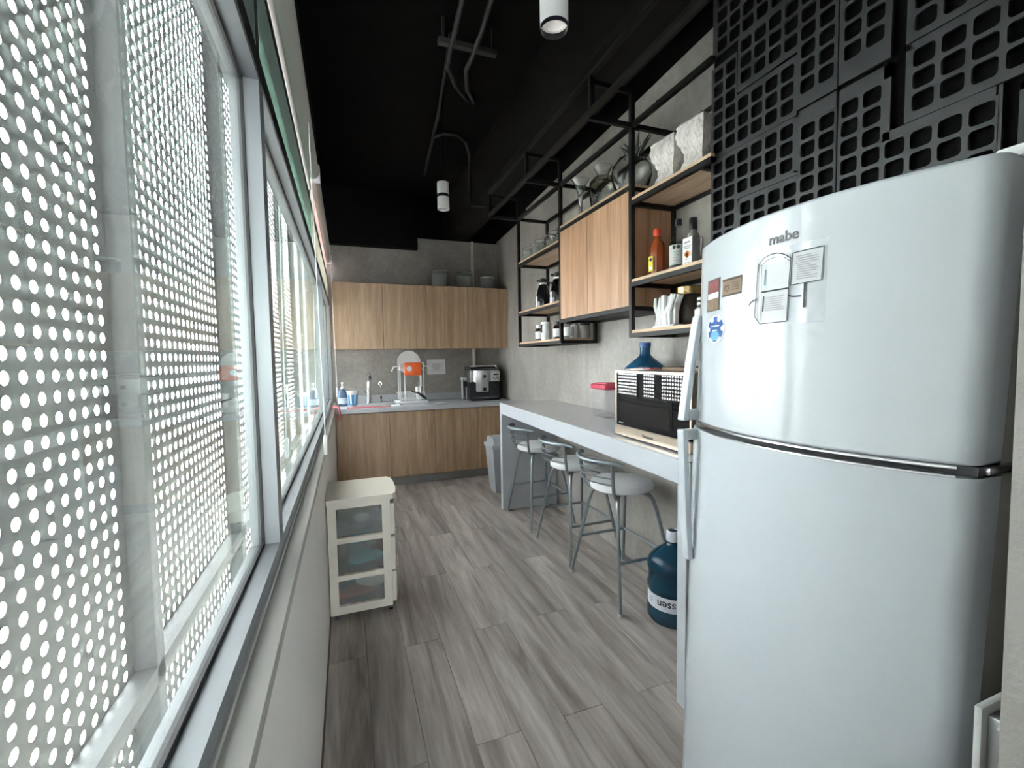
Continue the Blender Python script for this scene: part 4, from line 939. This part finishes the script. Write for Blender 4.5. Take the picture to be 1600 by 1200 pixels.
# bottles in the right bay
t = thing('sauce_bottle', 'orange red hot sauce bottle with red cap and yellow label', 'bottle', (1.66, 2.085, S2))
M_SAUCE = P('sauce_orange', (0.46, 0.10, 0.025), 0.2, trans=0.25)
MB().lathe([(0.038, 0), (0.042, 0.008), (0.042, 0.16), (0.034, 0.19), (0.018, 0.215), (0.017, 0.235)], n=8).build('bottle_body', M_SAUCE, t)
MB().lathe([(0.021, 0.232), (0.022, 0.236), (0.022, 0.262), (0.016, 0.274), (0, 0.276)], n=20).build('cap', P('cap_red', (0.72, 0.08, 0.04), 0.35), t)
lb = MB().rbox(-0.046, -0.0405, -0.020, 0.020, 0.035, 0.12, 0.001, 1).build('paper_label', P('label_yellow', (0.80, 0.68, 0.08), 0.5), t)
o = MB().lathe([(0.0, 0.001), (0.010, 0.001), (0.010, 0)], n=16).build('seal_mark', M_INK, lb); o.rotation_euler = (0, -PI / 2, 0); o.location = (-0.0462, 0.0, 0.10)
MB().box(-0.0468, -0.0458, -0.012, 0.012, 0.045, 0.062).build('barcode', M_PAPER, lb)
t = thing('liquor_bottle', 'round clear liquor bottle with grey label and black cap', 'bottle', (1.665, 1.925, S2))
MB().lathe([(0.040, 0), (0.044, 0.006), (0.044, 0.150), (0.030, 0.180), (0.017, 0.195), (0.016, 0.255), (0.0, 0.255)], n=28).build('bottle_body', M_JARTHIN, t)
MB().lathe([(0.0185, 0.245), (0.0185, 0.278), (0, 0.279)], n=20).build('cap', M_BLACKP, t)
lb = MB().band([(0.0447, 0.020), (0.0447, 0.142)], n=28).build('paper_label', P('label_silver', (0.50, 0.52, 0.50), 0.5), t)
for a in (-2.75, -2.28):
    m = MB(); ring = []
    for k in range(12):
        aa = a + 0.010 / 0.045 * math.cos(k * PI / 6) * 0.9; ring.append((0.0453 * math.cos(aa), 0.0453 * math.sin(aa), 0.128 + 0.010 * math.sin(k * PI / 6)))
    m.add(ring, [tuple(range(12))]).build('seal_mark', M_INK, lb)
for i in range(5):
    m = MB(); vs = []
    for k in range(5):
        aa = -2.9 + 0.75 * k / 4 * (1 - 0.12 * (i % 3))
        vs += [(0.0453 * math.cos(aa), 0.0453 * math.sin(aa), 0.10 - 0.014 * i), (0.0453 * math.cos(aa), 0.0453 * math.sin(aa), 0.104 - 0.014 * i)]
    m.add(vs, [(2 * k, 2 * k + 2, 2 * k + 3, 2 * k + 1) for k in range(4)]).build('print_line', M_GREYINK, lb)
MB().band([(0.0451, 0.020), (0.0451, 0.038)], n=28).build('label_band', P('label_dark_green', (0.05, 0.06, 0.05), 0.5), lb)
t = thing('square_bottle', 'square bottle with white fruit label and black cap', 'bottle', (1.655, 1.805, S2))
MB().rbox(-0.036, 0.036, -0.036, 0.036, 0, 0.155, 0.008).build('bottle_body', P('gin_glass', (0.45, 0.44, 0.43), 0.1, trans=0.5), t)
MB().lathe([(0.032, 0.150), (0.026, 0.170), (0.017, 0.182), (0.016, 0.20)], n=20).build('shoulder', P('gin_glass', (0.45, 0.44, 0.43), 0.1), t)
MB().lathe([(0.019, 0.19), (0.020, 0.195), (0.020, 0.245), (0.018, 0.25), (0, 0.25)], n=20).build('cap', M_BLACKP, t)
lb = MB().box(-0.0375, -0.0362, -0.032, 0.032, 0.01, 0.150).build('paper_label', M_PAPER, t)
M_FRUIT = P('label_orange', (0.72, 0.26, 0.08), 0.5)
for dy, dz, r in ((-0.010, 0.068, 0.012), (0.010, 0.070, 0.011), (0.0, 0.060, 0.011), (0.0, 0.078, 0.009)):
    m = MB(); m.add([(-0.0382, dy + r * math.cos(k * PI / 6), dz + r * math.sin(k * PI / 6)) for k in range(12)], [tuple(range(12))]).build('fruit_mark', M_FRUIT, lb)
m = MB()
for z0, w_ in ((0.125, 0.018), (0.105, 0.024), (0.096, 0.020), (0.042, 0.014), (0.025, 0.018), (0.018, 0.010)): m.box(-0.0382, -0.0375, -w_, w_, z0, z0 + (0.007 if z0 > 0.12 else 0.004))
m.build('print_line', M_GREYINK, lb)
jar(1.79, 1.745, S2, 0.045, 0.10, M_SMOKE, M_DARKG, 'low dark glass jar behind the square bottle', neck=0.9)
t = thing('slim_bottle', 'thin clear bottle standing behind the hot sauce', 'bottle', (1.74, 2.02, S2))
MB().lathe([(0.016, 0), (0.017, 0.10), (0.008, 0.13), (0.008, 0.15), (0, 0.15)], n=16).build('bottle_body', M_JARTHIN, t)
# napkin holder, gold lidded jar, small spice jar
t = thing('napkin_holder', 'white napkin holder shaped like bare branches', 'napkin holder', (1.625, 1.955, S1))
MB().rbox(-0.035, 0.035, -0.085, 0.085, 0, 0.016, 0.004).build('base', M_WHITE, t)
for s in (-0.022, 0.022):
    for i, (pts, r) in enumerate((([(0.065, 0.016), (0.050, 0.06), (0.075, 0.12), (0.072, 0.165)], 0.010), ([(0.045, 0.016), (0.028, 0.06), (0.048, 0.11), (0.032, 0.165)], 0.009), ([(0.0, 0.016), (0.006, 0.08), (0.004, 0.172)], 0.015), ([(-0.020, 0.016), (-0.010, 0.07), (-0.042, 0.12), (-0.062, 0.172)], 0.013), ([(-0.045, 0.016), (-0.040, 0.08), (-0.060, 0.13), (-0.085, 0.168)], 0.010))):
        MB().tube([(s, a, z) for a, z in pts], [r, r * 1.1, r, r * 0.8][:len(pts)], 8).build('branch', M_WHITE, t)
MB().box(-0.012, 0.012, -0.07, 0.07, 0.016, 0.13).build('napkins', M_PAPER, t)
t = thing('lidded_jar', 'dark glass jar with a gold metal lid behind the napkin holder', 'jar', (1.745, 1.93, S1))
MB().lathe([(0.065, 0), (0.07, 0.01), (0.07, 0.165), (0.062, 0.175)], n=28).build('jar_body', P('brown_smoked', (0.10, 0.08, 0.06), 0.15, trans=0.4), t)
MB().lathe([(0.066, 0.175), (0.068, 0.178), (0.068, 0.215), (0.06, 0.22), (0, 0.22)], n=28).build('lid', P('gold_metal', (0.52, 0.38, 0.17), 0.25, 1.0), t)
t = thing('spice_jar', 'small white jar with a black striped cap at the shelf end', 'jar', (1.645, 1.735, S1))
MB().lathe([(0.03, 0), (0.032, 0.005), (0.032, 0.075), (0.02, 0.085)], n=20).build('jar_body', M_WHITE, t)
for k in range(4): MB().lathe([(0.020, 0.085 + 0.012 * k), (0.021, 0.087 + 0.012 * k), (0.021, 0.095 + 0.012 * k), (0.020, 0.097 + 0.012 * k)], n=20).build('cap_ring', M_WHITE if k % 2 else M_BLACKP, t)

# ================================================================== FRIDGE
FYN, FYF = 0.375, 0.985; FYC = 0.67
def fx(y): return 0.838 + 0.09 * ((y - FYC) / 0.315) ** 2
fg = thing('fridge', 'tall glossy white two door fridge with curved doors', 'fridge', (1.25, 0.68, 0))
def L2(x, y): return (x - 1.25, y - 0.68)
def door_poly(far):
    p = [(0.990, FYN)]
    p0, p1, p2 = (fx(0.400), 0.400), (fx(0.400) + 0.47 * 0.025, FYN), (0.942, FYN)
    for i in range(11):
        k = i / 10; p.append(tuple(p2[c] * (1 - k) ** 2 + 2 * p1[c] * k * (1 - k) + p0[c] * k * k for c in (0, 1)))
    n = 26
    for i in range(1, n + 1):
        y = 0.400 + (far - 0.012 - 0.400) * i / n; p.append((fx(y), y))
    p += [(fx(far) + 0.006, far - 0.003), (0.945, far), (0.990, far)]
    return [L2(*q_) for q_ in p]
def door(name, z0, z1, far):
    m = MB(); poly = door_poly(far); m.prism(poly, 'Z', z0, z1); m.sm = [True] * len(m.f)
    o = m.build(name, M_FRIDGE, fg, 28)
    b = o.modifiers.new('soft', 'BEVEL'); b.width = 0.006; b.segments = 3; b.limit_method = 'ANGLE'; b.angle_limit = math.radians(50)
    return o
d1 = door('freezer_door', 1.268, 1.745, FYF); d2 = door('fridge_door', 0.075, 1.248, FYF + 0.024)
m = MB(); m.rbox(1.005 - 1.25, 1.545 - 1.25, FYN + 0.008 - 0.68, FYF - 0.005 - 0.68, 0.02, 1.735, 0.008)
m.build('cabinet', M_FRIDGES, fg)
MB().box(0.990 - 1.25, 1.005 - 1.25, FYN + 0.012 - 0.68, FYF - 0.012 - 0.68, 0.08, 1.74).build('door_gasket', M_GASKET, fg)
MB().box(0.93 - 1.25, 0.99 - 1.25, FYN + 0.004 - 0.68, FYF - 0.004 - 0.68, 1.250, 1.266).build('door_gap', M_DARKG, fg)
# trims along the gap follow the curve
for z0, z1 in ((1.262, 1.268), (1.248, 1.253)):
    pts = [(fx(FYN + 0.02 + 0.57 * i / 20) - 0.001 - 1.25, FYN + 0.02 + 0.57 * i / 20 - 0.68, (z0 + z1) / 2) for i in range(21)]
    MB().tube(pts, 0.0032, 6).build('edge_trim', M_CHROME, fg)
MB().rbox(0.955 - 1.25, 1.03 - 1.25, FYN - 0.004 - 0.68, FYN + 0.03 - 0.68, 1.742, 1.760, 0.004).build('hinge_cover', M_WHITE, fg)
MB().rbox(0.95 - 1.25, 1.04 - 1.25, FYN - 0.002 - 0.68, FYN + 0.022 - 0.68, 1.2515, 1.2645, 0.003).build('hinge', M_CHROME, fg)
MB().rbox(0.965 - 1.25, 1.005 - 1.25, FYN + 0.02 - 0.68, FYF - 0.02 - 0.68, 0.015, 0.070, 0.004).build('kick_plate', M_DARKG, fg)
for y in (FYN + 0.06, FYF - 0.06):
    for x in (1.04, 1.48): MB().lathe([(0.02, 0), (0.02, 0.02)], (x - 1.25, y - 0.68, 0), 12).build('foot', M_BLACKP, fg)
def handle(dr, zA, xA, zB, xB, top):
    n = 10; m = MB(); vs, fs = [], []
    for i in range(n + 1):
        k = i / n; z = zA + (zB - zA) * k; x = xA + (xB - xA) * (k ** 0.8)
        vs += [(x - 1.25, 0.958 - 0.68, z), (x - 1.25, 0.984 - 0.68, z), (x + 0.018 - 1.25, 0.984 - 0.68, z), (x + 0.018 - 1.25, 0.958 - 0.68, z)]
    for i in range(n):
        for c in range(4): fs.append((4 * i + c, 4 * i + (c + 1) % 4, 4 * i + 4 + (c + 1) % 4, 4 * i + 4 + c))
    fs += [(3, 2, 1, 0), (4 * n, 4 * n + 1, 4 * n + 2, 4 * n + 3)]
    m.add(vs, fs)
    zl = zB if top else zB
    m.box(xB + 0.010 - 1.25, 0.935 - 1.25, 0.960 - 0.68, 0.982 - 0.68, min(zB, zB + (0.03 if zB < zA else -0.03)), max(zB, zB + (0.03 if zB < zA else -0.03)))
    m.box(xA - 1.25, 0.935 - 1.25, 0.960 - 0.68, 0.982 - 0.68, min(zA, zA + (-0.03 if zB < zA else 0.03)), max(zA, zA + (-0.03 if zB < zA else 0.03)))
    o = m.build('handle', M_FRIDGE, dr); b = o.modifiers.new('b', 'BEVEL'); b.width = 0.003; b.segments = 2
handle(d1, 1.560, 0.905, 1.272, 0.862, True)
handle(d2, 0.868, 0.895, 1.246, 0.862, False)
vs, fs = text_mesh('mabe', 0.030, 0.0006, 0.0004)
zc = 1.687
out = [(fx(0.665 - v.x) - 0.0009 - v.z - 1.25, 0.665 - v.x - 0.68, zc + v.y) for v in vs]
MB().add(out, fs).build('logo', P('logo_grey', (0.09, 0.095, 0.10), 0.4, 0.2), d1)
# the fridge leans a touch: its foot stands a little further from the camera than its head
for ob in [fg] + list(fg.children_recursive):
    if ob.type == 'MESH':
        for v in ob.data.vertices: v.co.y += 0.036 * (1.65 - v.co.z)
        ob.data.update()
# --- flat things on the freezer door, laid on its curve
def patch(y0, y1, z0, z1, off, n=8):
    m = MB(); vs = []
    for i in range(n + 1):
        y = y0 + (y1 - y0) * i / n
        for o_ in (off, off - 0.0008):
            vs += [(fx(y) - 0.0004 - o_, y, z0), (fx(y) - 0.0004 - o_, y, z1)]
    fs = []
    for i in range(n):
        a, b = 4 * i, 4 * i + 4
        fs += [(a, a + 1, b + 1, b), (a + 2, b + 2, b + 3, a + 3), (a, b, b + 2, a + 2), (a + 1, a + 3, b + 3, b + 1)]
    fs += [(0, 2, 3, 1), (4 * n, 4 * n + 1, 4 * n + 3, 4 * n + 2)]
    return m.add(vs, fs)
def ribbon(m, pts, wd_, off, closed=False):
    wd_ *= 1.35
    if closed: pts = pts + [pts[0]]
    for (y0, z0), (y1, z1) in zip(pts[:-1], pts[1:]):
        d = math.hypot(y1 - y0, z1 - z0)
        if d < 1e-6: continue
        ny, nz = -(z1 - z0) / d * wd_ / 2, (y1 - y0) / d * wd_ / 2; k = max(1, int(d / 0.01))
        vs = []
        for i in range(k + 1):
            y, z = y0 + (y1 - y0) * i / k, z0 + (z1 - z0) * i / k
            vs += [(fx(y) - off, y + ny, z + nz), (fx(y) - off, y - ny, z - nz)]
        m.add(vs, [(2 * i, 2 * i + 2, 2 * i + 3, 2 * i + 1) for i in range(k)])
    return m
sheet = thing('printed_sheet', 'clear plastic sheet with a line drawing of a fridge stuck on the freezer door', 'poster', (0, 0, 0))
patch(0.578, 0.761, 1.511, 1.667, 0.0006, 12).build('plastic_film', thin_clear('clear_film', (0.98, 0.985, 0.99), 0.05, (0.9, 0.9, 0.9), 0.10), sheet)
patch(0.6468, 0.7092, 1.5185, 1.640, 0.0012).build('paper_print', P('print_white', (0.50, 0.53, 0.55), 0.4), sheet)
patch(0.5845, 0.6415, 1.589, 1.650, 0.0012).build('paper_print', P('print_white', (0.8, 0.8, 0.8), 0.4), sheet)
m = MB(); OFF = 0.0032
ribbon(m, [(0.7204, 1.6413), (0.7068, 1.6536), (0.6903, 1.6583), (0.6746, 1.6579), (0.6597, 1.652), (0.6443, 1.6411), (0.6462, 1.5838), (0.6468, 1.5167), (0.7092, 1.5162), (0.7243, 1.533)], 0.0012, OFF, True)
ribbon(m, [(0.7102, 1.6402), (0.7092, 1.5834), (0.708, 1.5223)], 0.0008, OFF); ribbon(m, [(0.7102, 1.6402), (0.6971, 1.6485), (0.6789, 1.6505), (0.6595, 1.6463), (0.6462, 1.6359)], 0.0009, OFF)
ribbon(m, [(0.7102, 1.6402), (0.7204, 1.6413)], 0.0008, OFF)
ribbon(m, [(0.7097, 1.5831), (0.6461, 1.5828)], 0.0024, OFF); ribbon(m, [(0.7024, 1.574), (0.7035, 1.5422)], 0.0022, OFF)
ribbon(m, [(0.6412, 1.6498), (0.5832, 1.6508), (0.5851, 1.5892), (0.6419, 1.5875)], 0.0012, OFF, True)
ribbon(m, [(0.614, 1.5881), (0.6137, 1.5402)], 0.0032, OFF)
ribbon(m, [(0.719, 1.5695), (0.7295, 1.5688), (0.7376, 1.5647), (0.7416, 1.5589)], 0.0020, OFF); ribbon(m, [(0.6459, 1.5681), (0.636, 1.5643), (0.620, 1.5638)], 0.0022, OFF)
m.build('line_drawing', M_INK, sheet)
m = MB(); rr_ = random.Random(3)
for i in range(7): ribbon(m, [(0.697, 1.5695 - 0.0044 * i), (0.652 + rr_.uniform(0, 0.012), 1.5697 - 0.0044 * i)], 0.0016, OFF)
m.build('print_lines', M_GREYINK, sheet); m = MB()
for i in range(11): ribbon(m, [(0.634 - (0.003 if i > 3 else 0), 1.6415 - 0.0044 * i), (0.589 + (rr_.uniform(0, 0.006) if i % 4 else 0.016), 1.6415 - 0.0044 * i)], 0.0015, OFF)
m.build('print_lines', M_GREYINK, sheet)
m = MB(); ribbon(m, [(0.7003, 1.6286), (0.7014, 1.5964)], 0.0026, OFF); m.build('drawn_handle', P('drawn_teal', (0.08, 0.22, 0.28), 0.5), sheet)
t = thing('photo_magnet', 'narrow photo strip magnet with two small pictures', 'magnet', (0, 0, 0))
patch(0.8535, 0.9195, 1.5628, 1.643, 0.0006).build('magnet_back', P('magnet_dark', (0.10, 0.09, 0.09), 0.4), t)
patch(0.859, 0.914, 1.609, 1.639, 0.0016).build('picture', P('photo_red', (0.22, 0.07, 0.07), 0.4, vary=0.7, vscale=60), t)
patch(0.859, 0.914, 1.594, 1.608, 0.0016).build('caption', M_PAPER, t)
patch(0.859, 0.914, 1.566, 1.593, 0.0016).build('picture', P('photo_olive', (0.20, 0.145, 0.09), 0.4, vary=0.7, vscale=70), t)
t = thing('card_magnet', 'brown kraft card magnet with dark bands and cup mark', 'magnet', (0, 0, 0))
patch(0.7705, 0.8415, 1.591, 1.632, 0.0006).build('card', P('kraft_brown', (0.21, 0.145, 0.095), 0.55), t)
patch(0.7705, 0.8415, 1.627, 1.632, 0.0016).build('band', P('band_brown', (0.06, 0.035, 0.03), 0.5), t); patch(0.7705, 0.8415, 1.591, 1.595, 0.0016).build('band', P('band_brown', (0.06, 0.035, 0.03), 0.5), t)
m = MB(); ribbon(m, [(0.831, 1.615), (0.829, 1.606), (0.822, 1.602), (0.815, 1.606), (0.813, 1.615)], 0.0022, 0.003, True)
for i in range(4): ribbon(m, [(0.802, 1.619 - 0.0052 * i), (0.778, 1.619 - 0.0052 * i)], 0.0014, 0.003)
m.build('print_mark', P('ink_brown', (0.10, 0.06, 0.04), 0.5), t)
t = thing('round_sticker', 'round blue and white medical star sticker near the freezer handle', 'sticker', (0, 0, 0))
def disc(yc, zc, ry, rz_, off, n=28, star=None):
    m = MB(); vs = [(fx(yc) - off, yc, zc)]
    for k in range(n):
        a = 2 * PI * k / n; r = 1.0 if star is None else star(a); y, z = yc + ry * r * math.cos(a), zc + rz_ * r * math.sin(a); vs.append((fx(y) - off, y, z))
    return m.add(vs, [(0, 1 + k, 1 + (k + 1) % n) for k in range(n)])
disc(0.870, 1.5163, 0.044, 0.035, 0.0010).build('sticker_base', M_WHITE, t)
def star6(a):
    q_ = (a + PI / 6 - PI / 2) % (PI / 3) - PI / 6
    return 0.86 if abs(q_ + 0.0) > 0.27 else 0.52
def star6b(a):
    q_ = ((a - PI / 2) + PI / 6) % (PI / 3) - PI / 6
    return 0.90 if abs(q_) < 0.30 else 0.60
disc(0.870, 1.5163, 0.044, 0.035, 0.0016, 72, star6b).build('blue_star', P('sticker_blue', (0.012, 0.09, 0.30), 0.4), t)
disc(0.870, 1.500, 0.022, 0.012, 0.0022).build('pale_patch', P('sticker_sky', (0.13, 0.38, 0.60), 0.4), t)
m = MB()
ribbon(m, [(0.892, 1.524), (0.848, 1.524)], 0.0016, 0.0026).build('print_line', M_WHITE, t)
ribbon(MB(), [(0.883, 1.513), (0.857, 1.513)], 0.0022, 0.0026).build('print_line', M_WHITE, t)

for ob in COL.objects:      # the flat things follow the leaning door
    if ob.parent and ob.parent.name.split('.')[0] in ('printed_sheet', 'photo_magnet', 'card_magnet', 'round_sticker'):
        for v in ob.data.vertices: v.co.y += 0.036 * (1.65 - v.co.z)
        ob.data.update()

# ================================================================== CEILING LAMPS AND CONDUITS
def lamp(x, y, zb, label, ring):
    t = thing('pendant_spot', label, 'lamp', (x, y, zb), group='white cylinder lamps')
    r, h = 0.051, 0.225
    if ring:
        MB().band([(r * 0.9, 0.012), (r * 0.9, 0.0), (r, 0.0), (r, 0.1)], n=32).build('lower_shade', M_WHITE, t)
        MB().lathe([(r * 0.9, 0.1), (r * 0.9, 0.13)], n=32).build('spacer_ring', M_BLACKP, t)
        MB().lathe([(r, 0.128), (r, h), (0.01, h)], n=32).build('upper_shade', M_WHITE, t)
        MB().band([(0.0, 0.04), (r * 0.88, 0.02)], n=32).build('reflector', M_STEEL, t)
    else:
        MB().band([(r * 0.94, 0.0), (r, 0.0), (r, h), (0.01, h)], n=32).build('shade', M_WHITE, t)
        MB().band([(r * 0.94, 0.03), (r * 0.94, -0.014), (r * 0.98, -0.014), (r * 0.985, 0.0)], n=32).build('black_ring', M_BLACKP, t)
        MB().band([(0.0, 0.045), (0.020, 0.042), (r * 0.80, 0.010), (r * 0.94, 0.008)], n=32).build('reflector', P('lamp_reflector', (0.78, 0.77, 0.74), 0.35, 0.3, emit=((1.0, 0.97, 0.9), 0.025)), t)
    MB().tube([(0, 0, h), (0, 0, ZC - zb)], 0.004, 8).build('cable', M_BLACKP, t)
    MB().lathe([(0.012, h), (0.012, h + 0.03), (0.006, h + 0.04)], n=12).build('cable_grip', M_DARKG, t)
lamp(0.742, 1.50, 2.640, 'white cylinder spot lamp hanging nearest, lit reflector visible', False)
lamp(0.832, 3.86, 2.745, 'white cylinder pendant lamp with black middle ring hanging further back', True)
M_PIPE = P('pipe_black', (0.022, 0.021, 0.020), 0.5)
t = thing('ceiling_conduit', 'thin black conduit running along the black ceiling', 'conduit', (0.83, 4.2, ZC))
def LC(pts): return [(x - 0.83, y - 4.2, z - ZC) for x, y, z in pts]
MB().tube(LC([(0.70, 2.9, 3.53), (0.74, 3.234, 3.53), (0.809, 3.896, 3.53), (0.833, 4.237, 3.53), (0.862, 4.642, 3.53), (0.903, 5.129, 3.53)]), 0.015, 10).build('conduit_run', M_PIPE, t)
MB().tube(LC([(0.836, 4.22, 3.52), (0.915, 4.13, 3.52), (1.033, 4.12, 3.52), (1.142, 4.22, 3.52), (1.232, 4.44, 3.51), (1.280, 4.60, 3.47), (1.290, 4.65, 3.40), (1.290, 4.64, 3.12), (1.300, 4.60, 3.06), (1.36, 4.57, 3.052), (1.60, 4.55, 3.052)]), 0.014, 10).build('conduit_bend', M_PIPE, t)
t = thing('cable_bracket', 'black ceiling bar with two drooping flexible hoses', 'bracket', (0.78, 2.80, ZC))
def LB(pts): return [(x - 0.78, y - 2.80, z - ZC) for x, y, z in pts]
MB().rbox(-0.185, 0.190, -0.02, 0.02, -0.165, -0.130, 0.004).build('bar', P('bracket_grey', (0.030, 0.029, 0.028), 0.5), t)
for x in (-0.16, 0.16): MB().box(x, x + 0.015, -0.01, 0.01, -0.135, 0.0).build('hanger', M_PIPE, t)
M_HOSE = P('hose_grey', (0.032, 0.032, 0.031), 0.45)
for pts in ([(0.66, 2.2, 3.48), (0.672, 2.501, 3.45), (0.682, 2.698, 3.43), (0.674, 2.84, 3.37), (0.694, 2.992, 3.38), (0.802, 3.211, 3.40), (0.941, 3.418, 3.44), (0.97, 3.50, 3.54)],
            [(0.826, 2.2, 3.48), (0.826, 2.447, 3.45), (0.838, 2.70, 3.43), (0.817, 2.84, 3.37), (0.818, 2.984, 3.38), (0.889, 3.221, 3.40), (0.999, 3.426, 3.44), (1.02, 3.50, 3.54)]):
    MB().tube(LB(pts), 0.015, 10).build('hose', M_HOSE, t)
# switch box on the near wall
t = thing('junction_box', 'galvanised electrical box with grey cover plate beside the fridge', 'electrical box', (0.908, 0.30, 0.86))
MB().rbox(-0.040, 0.075, 0.001, 0.045, -0.085, 0.055, 0.004).build('box_body', P('galvanised_box', (0.46, 0.48, 0.48), 0.3, 0.9, vary=0.1, vscale=30), t)
MB().rbox(-0.052, 0.085, 0.046, 0.056, -0.095, 0.066, 0.003).build('cover_plate', P('cover_grey', (0.42, 0.43, 0.42), 0.45), t)
for z in (-0.07, 0.04): MB().lathe([(0.004, 0), (0.004, 0.003)], n=10).build('screw', M_STEEL, t).location = (-0.042, 0.03, z)
